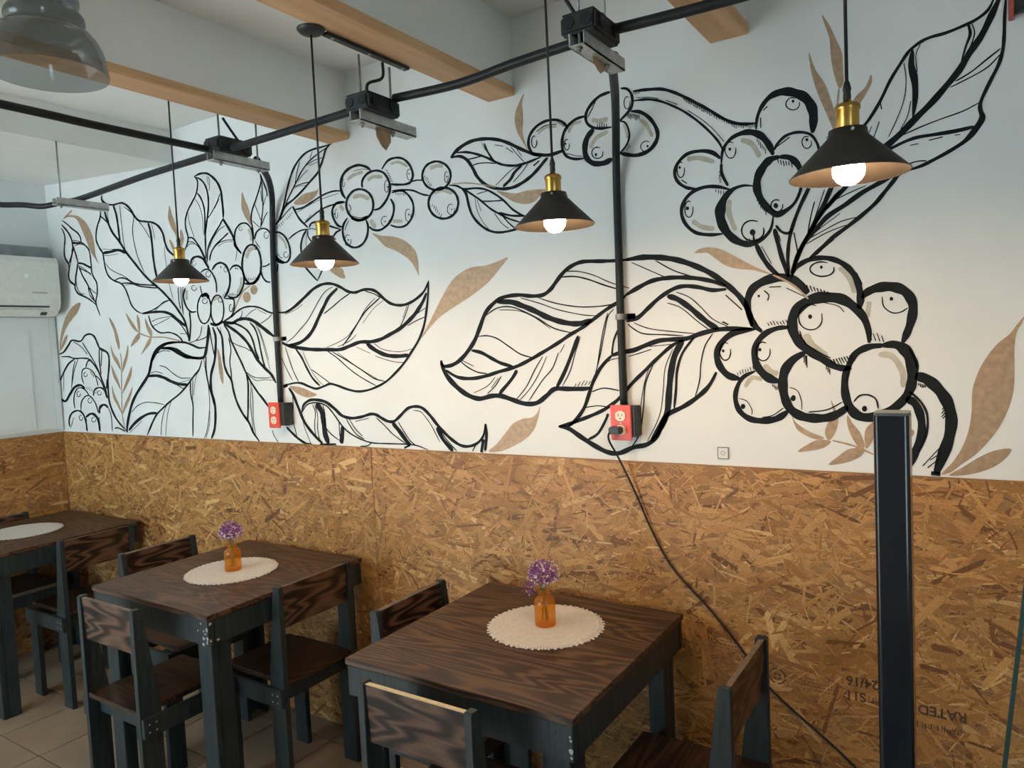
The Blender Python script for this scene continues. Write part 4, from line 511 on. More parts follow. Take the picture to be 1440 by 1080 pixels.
painted_leaf:b 3592,1668,10.2 3630,1677,10.2 3664,1703,10.3 3704,1734,10.1 3750,1758,9.9 3787,1764,9.6 3830,1757,9.4 3872,1745,9.3 3913,1745,9.3|b 3730,1738,13.2 3761,1727,13.1 3798,1700,13.1 3833,1668,13 3863,1643,12.9 3886,1630,12.8|b 3595,1660,3.2 3615,1643,3.2 3648,1626,3.1 3713,1620,3.1 3776,1614,3|b 3616,1662,2.5 3668,1641,2.5 3745,1628,2.4 3813,1619,2.4|b 3759,1748,2.4 3799,1730,2.4 3834,1698,2.4 3869,1660,2.3 3916,1634,2.3|b 3729,1717,2.4 3773,1699,2.4 3821,1657,2.4 3856,1629,2.4|b 3984,1625,10.3 3927,1628,10.4 3880,1627,10.6 3832,1618,10.8 3788,1605,10.9 3744,1604,10.9 3699,1602,11.1 3653,1589,11.3 3612,1575,11.3 3571,1570,11.4 3536,1561,11.6|b 3536,1561,9.4 3499,1527,9.6 3468,1482,9.8 3448,1436,10 3428,1390,9.9 3396,1350,9.7 3365,1326,9.6|b 3536,1561,5.6 3545,1609,5.5 3567,1652,5.5|b 3327,1325,9.4 3373,1336,9.3 3434,1357,9.2 3485,1377,9.1 3522,1397,9.1 3558,1423,9.2 3601,1468,9.1 3643,1505,9 3691,1547,8.8 3737,1583,8.7 3776,1602,8.5|b 3327,1325,12.5 3365,1319,12.8 3409,1293,12.9 3459,1265,12.7 3508,1244,12.2 3550,1243,11.5 3600,1264,11.3 3647,1275,11.2 3682,1305,11.3 3703,1349,11.3 3723,1374,11 3769,1396,10.9 3813,1424,10.8 3851,1459,10.7 3876,1501,10.6|b 3438,1284,6.6 3475,1305,6.7 3506,1352,6.8 3514,1371,6.9|b 3776,1599,14.9 3749,1558,15.1 3734,1503,15.3 3726,1448,15.4 3717,1380,15.3 3696,1336,15.1 3661,1285,15.2|b 3813,1610,6.1 3774,1563,6.2 3754,1509,6.3 3748,1448,6.3 3740,1390,6.4|b 3868,1616,3 3843,1579,3 3829,1526,3 3824,1478,3 3807,1424,3.1|b 3743,1576,1.9 3715,1516,1.9 3706,1442,1.9 3691,1367,1.9 3648,1285,1.9|b 3677,1529,3.2 3648,1467,3.3 3638,1386,3.3 3622,1309,3.3 3593,1264,3.3|b 3664,1523,2 3641,1455,2 3615,1315,2|b 3459,1443,3.3 3503,1455,3.2 3559,1446,3.2|b 3428,1390,2.6 3479,1397,2.6 3522,1391,2.6|b 3594,1556,2.5 3632,1565,2.5 3672,1576,2.5|b 3492,1520,2 3528,1545,1.9 3563,1551,1.9|b 3666,1585,1.9 3737,1589,1.8|b 3910,1728,2.8 3957,1681,2.8|b 3898,1650,3.5 3916,1640,3.5
gold_leaf:G 3820,1860 3834,1870 3857,1873 3887,1868 3913,1856 3941,1838 3970,1819 3998,1802 4025,1787 4046,1775 4018,1784 3990,1794 3958,1799 3929,1807 3904,1820 3879,1841 3860,1856 3841,1858|g 4046,1775,4.5 4083,1754,4.4 4113,1730,4.3 4140,1700,4.3
painted_berry:b 4011,2188,5.9 4015,2221,7 4030,2251,9.3 4054,2272,12.2 4086,2277,16.7 4117,2267,17.5 4144,2248,18.5 4161,2217,18.9 4164,2186,17.7 4161,2150,13.5|b 4129,2240,2.3 4128,2229,2.4 4120,2222,2.5 4108,2223,2.2 4097,2231,2.1 4093,2242,2.3 4098,2252,2.5 4108,2256,2.4 4120,2251,2.2|D 4116,2245 4115,2242 4112,2241 4110,2243 4109,2246 4110,2249 4113,2250 4115,2248|b 4032,2237,2.6 4044,2246,2.6|b 4024,2219,2.4 4024,2190,2.4
painted_berry:b 4059,2122,6.5 4069,2139,6.5 4092,2156,6.4 4124,2159,6 4155,2147,5.5 4172,2120,5.4 4176,2092,5.9 4162,2067,6.3 4139,2048,6.3|b 4066,2130,2.5 4101,2150,2.5|b 4157,2130,2.2 4157,2119,2.3 4151,2112,2.4 4143,2112,2.2 4136,2119,2.1 4133,2130,2.3 4136,2140,2.4 4143,2144,2.4 4152,2141,2.2|D 4150,2134 4148,2131 4146,2130 4143,2132 4142,2135 4143,2138 4146,2139 4149,2137
painted_berry:b 3909,2110,6.7 3915,2148,6.8 3936,2174,7.9 3965,2185,10.2 3994,2184,13.2 4023,2169,14.1 4045,2139,13.2 4056,2109,12.5|b 3909,2110,7 3910,2080,6.8 3927,2043,6.7|s 3967,2168,11 3998,2150,10.6 4019,2110,10.7|b 3952,2148,2.5 3951,2133,2.6 3944,2122,2.6 3933,2122,2.3 3925,2131,2.3 3921,2147,2.5 3925,2161,2.6 3935,2167,2.5 3945,2163,2.3|D 3939,2146 3937,2143 3935,2142 3932,2144 3931,2148 3932,2151 3935,2151 3938,2150|h 4013,2164,1.7 4013,2153,0.7|h 4018,2157,1.7 4017,2144,0.7|h 4022,2151,1.7 4022,2135,0.7|h 4027,2144,1.7 4026,2132,0.7|h 4031,2138,1.7 4031,2127,0.7|h 4036,2131,1.7 4035,2116,0.7
painted_berry:b 3907,2125,10.2 3884,2146,9.4 3849,2157,8 3807,2155,8.1 3777,2132,8.4 3767,2103,8.1 3778,2076,7.4 3804,2056,7.3 3830,2050,7.4|s 3806,2140,11.3 3843,2138,10.8 3889,2118,10.5|b 3798,2117,2.7 3797,2102,2.7 3792,2092,2.8 3784,2090,2.4 3777,2099,2.6 3775,2114,2.7 3778,2128,2.8 3785,2135,2.7 3793,2132,2.4|D 3787,2119 3786,2116 3783,2116 3781,2117 3780,2120 3781,2123 3784,2124 3786,2122|b 3788,2082,2.4 3804,2069,2.4|h 3906,2090,1.9 3901,2085,0.8|h 3906,2083,1.9 3901,2075,0.8|h 3906,2076,1.9 3900,2067,0.8|h 3907,2068,1.9 3902,2061,0.8|h 3907,2061,1.9 3903,2055,0.8
painted_berry:b 3931,2032,7.7 3897,2045,7.8 3861,2050,8.2 3824,2043,8.6 3797,2022,8.8 3784,1988,8.6 3795,1951,8.1 3825,1921,7.9 3867,1909,8 3907,1907,8|s 3816,1956,10.8 3847,1934,10.8 3883,1925,10.8|b 3820,1998,2.7 3819,1982,2.7 3813,1970,2.7 3805,1969,2.5 3797,1978,2.6 3795,1994,2.7 3798,2009,2.7 3806,2016,2.6 3814,2013,2.5|D 3808,1995 3807,1991 3803,1990 3799,1992 3798,1996 3800,2000 3803,2001 3807,1999|h 3891,2038,1.9 3890,2030,0.8|h 3899,2036,1.8 3898,2025,0.8|h 3906,2033,1.8 3905,2021,0.8|h 3914,2031,1.8 3913,2021,0.8|h 3921,2029,1.8 3920,2020,0.8
painted_berry:b 4002,2031,4.8 3971,2037,5.9 3941,2031,9.3 3916,2010,15.8 3902,1977,23.2 3904,1942,20.7 3923,1905,18.1 3952,1879,15.3 3986,1868,11.8 4020,1879,8 4044,1905,6.4 4052,1942,5.8|s 3930,2003,11.1 3927,1964,10.8 3945,1912,10.6|b 4024,1911,3.4 4023,1892,3.5 4008,1879,3.5 3987,1878,3.4 3969,1890,3.3 3962,1910,3.5 3970,1928,3.6 3988,1935,3.5 4009,1930,3.3|D 4001,1900 3998,1894 3993,1892 3987,1896 3985,1902 3988,1908 3993,1910 3998,1907|b 3994,1901,3.8 3998,1874,3.8|h 3976,1876,1.7 3974,1884,0.7|h 3986,1876,1.7 3984,1885,0.7|h 3996,1875,1.7 3993,1886,0.7|h 4005,1875,1.7 4003,1883,0.7|h 4015,1875,1.7 4013,1882,0.7
painted_berry:b 4072,2101,13 4100,2094,13.2 4122,2069,12 4130,2035,9.9 4125,1998,6.6 4106,1964,6.9 4068,1943,12.7 4045,1955,13.5 4022,1985,14.5 4009,2020,16.5 4012,2054,17.4 4030,2084,17.8 4049,2098,16 4072,2101,13.7|b 4078,1970,2.8 4077,1959,2.9 4069,1951,3 4058,1951,2.8 4049,1958,2.7 4046,1969,2.8 4050,1980,3 4059,1984,2.9 4070,1981,2.8|D 4066,1967 4064,1962 4060,1960 4055,1963 4053,1968 4055,1974 4060,1975 4064,1972|h 4068,2095,2.2 4069,2084,0.9|h 4075,2092,2.2 4077,2078,0.9|h 4082,2089,2.2 4085,2073,0.9|h 4089,2087,2.2 4091,2074,0.9|h 4097,2084,2.2 4098,2073,0.9|h 4104,2081,2.2 4106,2066,0.9|h 4008,1996,2.3 4009,1986,1|h 4013,1989,2.3 4013,1976,1|h 4018,1982,2.3 4018,1966,1|h 4022,1974,2.3 4023,1962,1|h 4027,1967,2.3 4027,1957,0.9|h 4031,1959,2.3 4032,1945,0.9
painted_berry:b 4058,1913,5.4 4072,1894,5.4 4090,1887,5.8 4102,1898,5.9
painted_branch:b 4001,1868,10.3 4019,1827,10.2 4039,1796,10.1 4063,1770,10.1|b 4054,1904,9.4 4062,1865,9.4 4074,1814,9.3 4090,1764,9.3|b 4182,2064,7.6 4152,2011,7.6 4124,1957,7.6 4103,1905,7.6 4092,1861,7.5 4088,1816,7.4 4090,1774,7.4|b 4097,1763,6.9 4115,1824,6.9 4135,1863,6.9 4156,1895,6.9 4179,1929,6.9 4205,1960,6.9 4228,1986,6.8|b 4106,1887,2.6 4115,1831,2.6|b 4066,1885,1.3 4070,1867,1.3|b 4017,1859,1.4 4043,1807,1.3
painted_leaf:b 4577,2389,5.7 4565,2365,5.9 4540,2349,6.1 4512,2341,6.1 4476,2334,6.1 4442,2332,6.2 4419,2325,6.3 4396,2310,6.3 4377,2285,6.3 4352,2247,6.2 4328,2200,6.3 4303,2161,6.4 4278,2131,6.4 4243,2079,6.5 4209,2039,6.6|b 4601,2383,5.8 4598,2340,5.7 4597,2300,5.7 4594,2265,5.9 4585,2231,6.2 4567,2194,6.4 4549,2153,6.2 4547,2133,7.1 4551,2112,9.8 4538,2089,11.6 4516,2064,8.5 4483,2045,7 4450,2030,7.1 4419,2018,7.1 4384,2011,8.1|b 4384,2011,8.1 4368,2005,8.1 4353,1987,8 4332,1962,8 4311,1938,8.2 4278,1911,8.3 4240,1884,8.4 4205,1861,8.5 4174,1834,8.5 4144,1810,8.6|b 4588,2387,11.2 4572,2351,11.3 4551,2308,11.6 4526,2273,11.7 4504,2237,11.9 4474,2203,12.1 4444,2171,12.3 4409,2140,12.5 4374,2108,12.6 4338,2080,12.8 4309,2058,12.9|b 4365,2010,9.5 4320,1989,9.6 4279,1970,9.7 4237,1944,9.9 4197,1922,10 4171,1897,10 4139,1864,10 4118,1828,9.9 4096,1773,9.9|b 4404,2312,4.8 4400,2275,11.7 4407,2235,12.2 4408,2192,9.5 4402,2142,4.8|b 4384,2283,1.6 4388,2239,1.6 4383,2193,1.7 4367,2149,1.7 4346,2105,1.7|b 4421,2320,1.7 4411,2297,1.6 4413,2255,1.5|b 4398,2185,1.6 4390,2148,1.7 4374,2119,1.7|b 4524,2343,4.9 4528,2318,5.3 4519,2292,4 4509,2257,2.4|b 4532,2341,2.1 4537,2316,2.2 4526,2282,2.4|b 4590,2268,3 4561,2249,3 4529,2227,3 4496,2212,3.1|b 4588,2254,2.5 4564,2231,2.6 4529,2215,2.6 4485,2200,2.6|b 4546,2150,2.6 4510,2136,2.6 4466,2127,2.6 4420,2116,2.7 4378,2103,2.7|b 4534,2094,8.5 4495,2091,7.7 4450,2091,6.9 4409,2091,6.6 4378,2084,6.3 4338,2069,6.4|b 4395,2074,1.8 4414,2075,1.8|b 4437,2079,2.2 4467,2082,2.2|b 4493,2081,1.7 4504,2081,1.7|b 4384,2026,2.7 4408,2031,2.6 4431,2029,2.6|b 4328,2196,2.3 4331,2178,2.3|b 4296,2114,1.8 4307,2139,1.8|b 4306,2095,1.7 4325,2148,1.7
painted_leaf:b 4219,2026,9.5 4203,1991,9.5 4187,1956,9.6 4166,1916,9.7 4142,1871,9.8|b 4257,2009,8.6 4237,1988,8.6 4207,1959,8.7 4187,1940,8.8|b 4188,1993,2.1 4172,1948,2.1 4155,1901,2.1|b 4290,1988,2.1 4252,1976,2.2 4207,1959,2.2 4187,1945,2.2|b 4280,1909,2.1 4231,1903,2.2 4181,1882,2.2 4144,1865,2.2|b 4240,1891,2.2 4190,1876,2.2 4139,1852,2.2|b 4162,1965,2.6 4151,1924,2.6 4142,1876,2.6|b 4226,1924,1.6 4186,1898,1.6 4160,1879,1.7|b 4337,1973,2 4318,1945,2.1 4294,1926,2.1|b 4210,1857,2.2 4180,1834,2.2 4164,1819,2.2
gold_spray:G 4191,2456 4207,2429 4225,2384 4238,2347 4240,2313 4241,2267 4230,2255 4218,2295 4211,2342 4209,2388 4199,2425|G 4156,2367 4172,2317 4193,2278 4208,2234 4218,2186 4215,2147 4199,2190 4176,2253 4161,2314|G 4307,2272 4309,2252 4293,2222 4272,2192 4256,2173 4256,2201 4272,2226 4294,2244|g 4230,2255,3.4 4224,2202,3.3 4220,2134,3.3
painted_berry:b 4099,1772,8.6 4110,1790,9.7 4138,1806,10.6 4174,1810,10.3 4208,1802,10.8 4238,1782,11.2 4259,1753,11.7 4269,1720,12.5 4272,1688,14.3 4268,1665,15.3|b 4207,1782,3.1 4206,1769,3.2 4192,1760,3.3 4171,1760,3.3 4153,1769,3.1 4146,1782,3.1 4154,1794,3.3 4172,1799,3.3 4192,1795,3.2|D 4179,1784 4178,1781 4175,1780 4173,1782 4172,1785 4173,1788 4175,1789 4178,1788|s 4221,1780,11.2 4246,1750,10.9 4258,1707,10.9|h 4128,1743,2.7 4131,1732,1.1|h 4136,1739,2.7 4141,1725,1.1|h 4145,1736,2.7 4151,1719,1.1|h 4154,1732,2.6 4159,1719,1.1|h 4163,1728,2.6 4167,1717,1.1|h 4172,1725,2.6 4177,1709,1.1|h 4181,1721,2.6 4186,1705,1.1|h 4189,1717,2.6 4193,1706,1.1|b 4263,1762,2.1 4277,1729,2.1
painted_berry:b 4140,1716,18 4118,1742,18.2 4091,1761,17.8 4054,1766,19.4 4016,1757,18.9 3987,1738,17 3973,1704,15.8 3977,1669,12.6 3993,1633,12.6 4012,1615,10.6|b 4020,1733,2.8 4033,1719,2.8 4030,1703,2.9|D 4009,1718 4008,1715 4005,1714 4003,1715 4002,1718 4003,1721 4005,1722 4008,1721|b 3982,1679,1.9 3994,1643,1.9 4012,1620,1.9|b 4035,1741,2.4 4068,1740,2.4|b 4082,1735,1.9 4131,1707,1.8|h 4032,1631,2.3 4028,1640,0.9|h 4041,1632,2.3 4035,1643,0.9|h 4049,1632,2.3 4043,1645,0.9|h 4058,1633,2.2 4053,1643,0.9|h 4067,1633,2.2 4062,1642,0.9|h 4075,1633,2.2 4069,1645,0.9|h 4084,1634,2.2 4078,1646,0.9
painted_berry:b 4276,1692,10.7 4291,1709,15.5 4320,1718,19 4353,1716,19.8 4380,1700,18.5 4395,1670,17.5 4393,1635,16.7 4383,1600,14.6 4370,1569,11.5|b 4324,1693,2.4 4328,1666,2.5 4348,1649,2.6 4368,1650,2.7 4384,1660,2.6|D 4350,1686 4349,1682 4346,1681 4343,1682 4342,1686 4343,1690 4346,1691 4349,1689|s 4293,1682,10 4288,1641,10|h 4297,1579,2.5 4293,1594,1|h 4307,1577,2.5 4301,1597,1|h 4317,1575,2.5 4310,1598,1|h 4326,1573,2.5 4321,1591,1
painted_berry:b 4291,1572,12.5 4290,1604,13.3 4278,1642,15.2 4253,1673,18.3 4224,1694,20.9 4189,1701,22.4 4153,1699,22.9 4117,1680,22 4098,1652,21 4097,1614,20.7 4115,1579,19.5 4141,1554,17.7 4177,1529,15.8 4207,1510,14 4233,1505,13.1 4246,1507,12.1|b 4174,1658,2.7 4173,1634,2.7 4159,1617,2.8 4138,1615,2.8 4119,1628,2.7 4113,1651,2.7 4120,1673,2.8 4139,1685,2.9 4160,1680,2.8|D 4149,1651 4147,1646 4143,1644 4140,1647 4138,1651 4140,1656 4144,1657 4147,1655|b 4115,1613,2.7 4128,1579,2.8 4168,1549,2.8 4194,1534,2.8|b 4180,1687,1.8 4215,1676,1.8 4231,1658,1.8|s 4129,1603,12.8 4151,1568,12.9 4186,1539,12.9|h 4194,1529,2.7 4201,1513,1.1|h 4201,1531,2.7 4210,1510,1.1|h 4208,1532,2.6 4219,1509,1.1|h 4215,1534,2.6 4223,1516,1.1|h 4221,1535,2.6 4229,1519,1.1|h 4228,1537,2.6 4238,1515,1.1|h 4235,1538,2.6 4245,1516,1.1|h 4242,1540,2.6 4249,1523,1.1|h 4248,1541,2.6 4256,1525,1.1
painted_berry:b 3993,1624,10.9 3934,1616,13.1 3898,1593,14.3 3879,1558,14.4 3885,1522,15.5 3910,1491,15.4 3945,1480,14.2|b 3920,1569,3 3919,1552,3 3912,1539,3 3900,1536,3.1 3891,1546,3.1 3887,1562,3.1 3892,1579,3.1 3902,1588,3.1 3913,1585,3|D 3902,1564 3901,1560 3898,1559 3895,1561 3894,1564 3895,1567 3898,1568 3901,1567|h 3940,1490,1.8 3938,1499,0.8|h 3948,1493,1.8 3945,1504,0.8|h 3955,1495,1.8 3953,1508,0.7|h 3963,1497,1.8 3961,1508,0.7|h 3970,1500,1.8 3968,1509,0.7|h 3978,1502,1.8 3975,1514,0.7|h 3985,1505,1.8 3983,1517,0.7
painted_berry:b 4086,1624,9.7 4055,1623,10.7 4022,1610,12.8 3997,1584,13.7 3989,1549,14.6 3997,1514,16.7 4023,1484,18.7 4054,1471,18.7|b 4033,1566,2.9 4032,1548,2.9 4022,1534,2.9 4009,1532,3 3997,1542,2.9 3993,1559,2.9 3998,1576,2.9 4010,1585,3 4023,1582,2.9|D 4009,1564 4008,1560 4004,1559 4001,1560 4000,1564 4002,1567 4005,1569 4008,1567|s 4015,1519,11.8 4033,1501,11.8 4054,1493,11.8
painted_berry:b 4128,1552,15.2 4095,1532,18 4073,1503,19.7 4066,1469,19.7 4069,1430,19 4083,1395,18.4 4110,1374,19.6 4146,1367,19.3 4186,1370,17.9 4217,1385,16.5 4235,1401,15.2|b 4084,1454,1.9 4105,1444,1.9 4115,1415,1.9 4115,1391,1.8|D 4100,1423 4098,1417 4093,1415 4088,1417 4086,1423 4089,1429 4094,1432 4099,1429|b 4133,1384,2.9 4182,1391,2.8 4222,1413,2.8|h 4125,1545,2.2 4125,1523,0.9|h 4129,1544,2.2 4129,1516,0.9|h 4132,1543,2.2 4132,1509,0.9|h 4183,1513,2.1 4183,1502,0.9|h 4187,1509,2.1 4187,1495,0.9|h 4191,1505,2.1 4191,1489,0.9
painted_berry:b 4322,1564,17.3 4354,1565,19.6 4378,1547,21.6 4391,1515,21.7 4391,1475,18.9 4384,1443,17 4364,1412,16.1 4335,1389,16.9 4294,1372,18.4 4260,1376,19.5 4239,1401,17.8 4229,1439,15.6 4230,1481,13.8 4242,1518,12.2 4259,1546,13.5 4289,1561,15.6 4322,1564,17.3|b 4250,1413,3.5 4265,1430,3.6 4287,1432,3.7 4305,1420,3.5 4310,1395,3.3|D 4283,1395 4281,1389 4276,1387 4272,1389 4270,1395 4272,1400 4276,1403 4281,1401|s 4313,1540,12.7 4346,1534,12.1 4369,1493,11.3 4369,1452,11.2|b 4237,1495,1.7 4234,1458,1.7|b 4384,1555,2.4 4397,1528,2.4 4403,1501,2.4
painted_berry:b 3990,1502,7.9 3955,1485,8.9 3936,1455,10 3930,1419,11.1 3942,1384,12.3 3971,1362,13.3 4010,1357,14 4049,1365,14.6 4078,1386,14.3|b 3941,1422,2 3963,1414,2 3977,1389,2 3976,1374,2|D 3958,1398 3956,1393 3952,1391 3947,1393 3945,1398 3947,1404 3952,1406 3957,1404|s 3959,1455,9.9 3979,1482,9.9 4009,1477,10|b 4006,1367,2.5 4035,1373,2.4 4066,1395,2.4|h 4037,1464,1.7 4038,1456,0.7|h 4041,1462,1.7 4043,1451,0.7|h 4045,1459,1.7 4047,1446,0.7|h 4049,1457,1.7 4051,1447,0.7|h 4053,1454,1.7 4055,1446,0.7
painted_branch:b 4398,1483,20.3 4424,1473,20.8 4449,1448,20.8 4469,1414,20.6 4478,1371,19.8 4472,1322,19.9 4457,1273,19.3 4442,1228,16.8|b 4376,1424,16.4 4397,1409,15.7 4409,1375,14.8 4411,1335,14.5 4400,1295,14.7 4384,1255,14.9 4368,1229,15.2|b 4385,1441,4.7 4410,1414,4.6 4424,1380,4.3 4422,1331,4.3 4404,1281,4.3|b 4431,1228,7.9 4452,1227,7.9|h 4465,1405,2.1 4458,1394,0.9|h 4466,1397,2.1 4456,1384,0.9|h 4467,1390,2.1 4456,1375,0.9|h 4468,1383,2.1 4459,1371,0.9|b 4412,1246,1.3 4455,1300,1.3|b 4423,1242,1.4 4451,1268,1.4|b 4429,1262,1.4 4455,1283,1.4|h 4406,1463,2.1 4406,1456,0.9|h 4410,1462,2.1 4410,1453,0.9|h 4414,1460,2 4414,1450,0.9|h 4418,1459,2 4417,1451,0.9|h 4421,1458,2 4421,1451,0.8
gold_leaf:G 4454,1227 4480,1260 4501,1299 4515,1343 4522,1391 4524,1443 4537,1490 4555,1527 4578,1559 4602,1581 4617,1603 4632,1623 4628,1607 4617,1585 4612,1544 4612,1493 4610,1447 4600,1401 4581,1354 4557,1316 4529,1281 4500,1256 4475,1233
gold_leaf:G 4471,1225 4500,1246 4533,1272 4568,1292 4603,1299 4596,1280 4572,1255 4536,1236 4500,1226
gold_spray:G 4087,1380 4099,1354 4136,1328 4173,1313 4155,1307 4126,1317 4099,1338|G 4192,1418 4206,1387 4210,1356 4200,1324 4185,1306 4175,1324 4181,1350 4198,1377|G 4102,1271 4130,1293 4160,1307 4190,1303 4170,1284 4135,1274|G 4234,1377 4248,1352 4266,1326 4275,1291 4261,1288 4242,1320 4233,1351|G 4299,1358 4280,1342 4275,1316 4279,1286 4298,1317|G 4183,1237 4208,1262 4237,1284 4274,1286 4265,1265 4232,1247|G 4370,1344 4392,1340 4391,1325 4370,1309|g 4194,1306,3.7 4233,1297,3.7 4261,1288,3.6 4297,1271,3.6
"""
def ribbon(bm, pts, mi, y, taper, closed=False):
    sp = smooth_pts(pts, 5) if len(pts) > 2 else pts
    n = len(sp)
    L = []; Rr = []
    for i, (x, z, w) in enumerate(sp):
        a = sp[max(i - 1, 0)]; b = sp[min(i + 1, n - 1)]
        if closed and i in (0, n - 1):
            a, b = sp[n - 2], sp[1]
        dx, dz = b[0] - a[0], b[1] - a[1]
        l = math.hypot(dx, dz) or 1.0
        nx, nz = -dz / l, dx / l
        if taper and n > 2:
            t = min(i, n - 1 - i) / (0.10 * (n - 1))
            w *= 0.45 + 0.55 * min(1.0, t) ** 0.7
        w = max(w * 1.32, 2.2) * (1 + 0.08 * math.sin(i * 0.9 + x * 0.02))
        L.append(bm.verts.new(((x + nx * w / 2) / 1000, y, (z + nz * w / 2) / 1000)))
        Rr.append(bm.verts.new(((x - nx * w / 2) / 1000, y, (z - nz * w / 2) / 1000)))
    for i in range(n - 1):
        bm.faces.new([L[i], L[i + 1], Rr[i + 1], Rr[i]]).material_index = mi

for line in MURAL.strip().split('\n'):
    name, body = line.split(':')
    bm = bmesh.new()
    for k_, st in enumerate(body.split('|')):
        tk = st.split(' ')
        pts = [tuple(float(v) for v in q.split(',')) for q in tk[1:]]
        yy = -0.0004 - 0.00002 * k_
        if tk[0] in ('G', 'D'):
            sp = smooth_pts(pts, 4, True)
            mi, y = (1, -0.0008) if tk[0] == 'G' else (0, -0.0012)
            vs_ = [bm.verts.new((x / 1000, y - 0.00002 * k_, z / 1000)) for x, z in sp]
            bm.faces.new(vs_).material_index = mi
        elif tk[0] == 's':
            ribbon(bm, pts, 2, yy, True)
        elif tk[0] == 'g':
            ribbon(bm, pts, 1, -0.0016, True)
        else:
            ribbon(bm, pts, 0, -0.0012, tk[0] == 'b', tk[0] == 'c')
    for f in bm.faces:
        f.normal_update()
        if f.normal.y > 0:
            f.normal_flip()
    me = bpy.data.meshes.new(name); bm.to_mesh(me); bm.free()
    for k in ('black_paint', 'gold_paint', 'shade_paint'):
        me.materials.append(M[k])
    link(bpy.data.objects.new(name, me), wall_back)

# ------------------------------------------------------------------ OSB wainscot: boards on the back and left wall, covered in flakes
PAL = [((0.52, 0.275, 0.092), 30), ((0.45, 0.222, 0.068), 36), ((0.35, 0.160, 0.047), 20), ((0.20, 0.082, 0.025), 10), ((0.64, 0.39, 0.165), 7)]
PALB = [c for c, n in PAL for _ in range(n)]
def strands(name, parent, to_world, W, H, n, seed):
    """thin wood flakes pressed into a board: irregular slivers with their own tone, lying within two millimetres of the face"""
    rr = random.Random(seed)
    verts, faces, tones = [], [], []
    for i in range(n):
        big = rr.random() < 0.22
        ln = rr.uniform(0.06, 0.17) if big else rr.uniform(0.02, 0.10)
        wd = rr.uniform(0.009, 0.024) if big else rr.uniform(0.0016, 0.007)
        cx, cz = rr.uniform(-0.01, W + 0.01), rr.uniform(-0.005, H + 0.005)
        a = rr.gauss(0.0, 0.62) if rr.random() < 0.78 else rr.uniform(0, math.pi)
        ca, sa = math.cos(a), math.sin(a)
        dep = (0.0002 + 0.0014 * (i / n)) + rr.uniform(0, 0.0003)
        t1, t2 = rr.uniform(-0.00025, 0.00025), rr.uniform(-0.0003, 0.0003)
        sk = rr.uniform(-0.3, 0.3)
        q = [(-0.5, -0.15 + sk), (-0.42, -0.5), (0.40, -0.5 * rr.uniform(0.6, 1)), (0.5, 0.1 + sk), (0.41, 0.5), (-0.40, 0.5 * rr.uniform(0.6, 1))]
        b = len(verts)
        for u, v in q:
            X = min(max(cx + u * ln * ca - v * wd * sa, 0.001), W - 0.001); Z = min(max(cz + u * ln * sa + v * wd * ca, 0.001), H - 0.001)
            verts.append(to_world(X, dep + u * t1 * 2 + v * t2 * 2, Z))
        faces.append(tuple(range(b, b + 6)))
        c = PALB[rr.randrange(len(PALB))]; k = rr.uniform(0.82, 1.15)
        tones.extend([(c[0] * k, c[1] * k, c[2] * k, 1.0)] * 6)
    o = mesh_obj(name, verts, faces, M['strand'], parent)
    at = o.data.color_attributes.new('tone', 'FLOAT_COLOR', 'POINT')
    at.data.foreach_set('color', [v for t in tones for v in t])
    o['kind'] = 'stuff'
    return o
OSB_Y = -0.011
seams = [0.012, 2.46, 4.90, 6.58]
for k in range(3):
    xa, xb = seams[k], seams[k + 1] - 0.0008
    bd = box('osb_board', (xa, OSB_Y, 0.0), (xb, 0.0, 1.2195), M['osb'], wall_back, 0.0004)
    dens = 5600 if k < 2 else 2400
    strands('wood_strands', bd, (lambda X, d, Z, xa=xa: (xa + X, OSB_Y - d, Z)), xb - xa, 1.2195, int(dens * (xb - xa)), 40 + k)
bd = box('osb_board', (0.0, -1.6, 0.0), (0.0105, -0.0, 1.2195), M['osb'], wall_left, 0.001)
strands('wood_strands', bd, (lambda X, d, Z: (0.0105 + d, -0.013 - X, Z)), 1.58, 1.2195, 6200, 61)

# mill stamp printed upside down on one board
def text_mesh(name, s, size, loc, mat, parent, bold=0.0):
    cu = bpy.data.curves.new(name, 'FONT'); cu.body = s; cu.size = size; cu.align_x = 'LEFT'; cu.offset = bold
    to = bpy.data.objects.new(name, cu); COL.objects.link(to)
    dg = bpy.context.evaluated_depsgraph_get()
    me = bpy.data.meshes.new_from_object(to.evaluated_get(dg))
    bpy.data.objects.remove(to, do_unlink=True)
    me.materials.clear(); me.materials.append(mat)
    o = link(bpy.data.objects.new(name, me), parent)
    return o
board_r = [o for o in wall_back.children if o.name.startswith('osb_board')][1]
YT = OSB_Y - 0.0024
def stamp(s, size, x_right, z_top, bold=0.0008):
    """upside-down print: it starts at its right end and reads leftwards"""
    o = text_mesh('printed_text', s, size, (0, 0, 0), M['ink'], board_r, bold)
    o.matrix_local = Matrix.Translation((x_right, YT, z_top)) @ Matrix.Rotation(math.pi, 4, 'Y') @ Matrix.Rotation(math.pi / 2, 4, 'X')
    return o
stamp('RATED S', 0.036, 4.505, 0.607)
stamp('S11', 0.036, 4.268, 0.607)
stamp('24/16', 0.036, 4.300, 0.648)
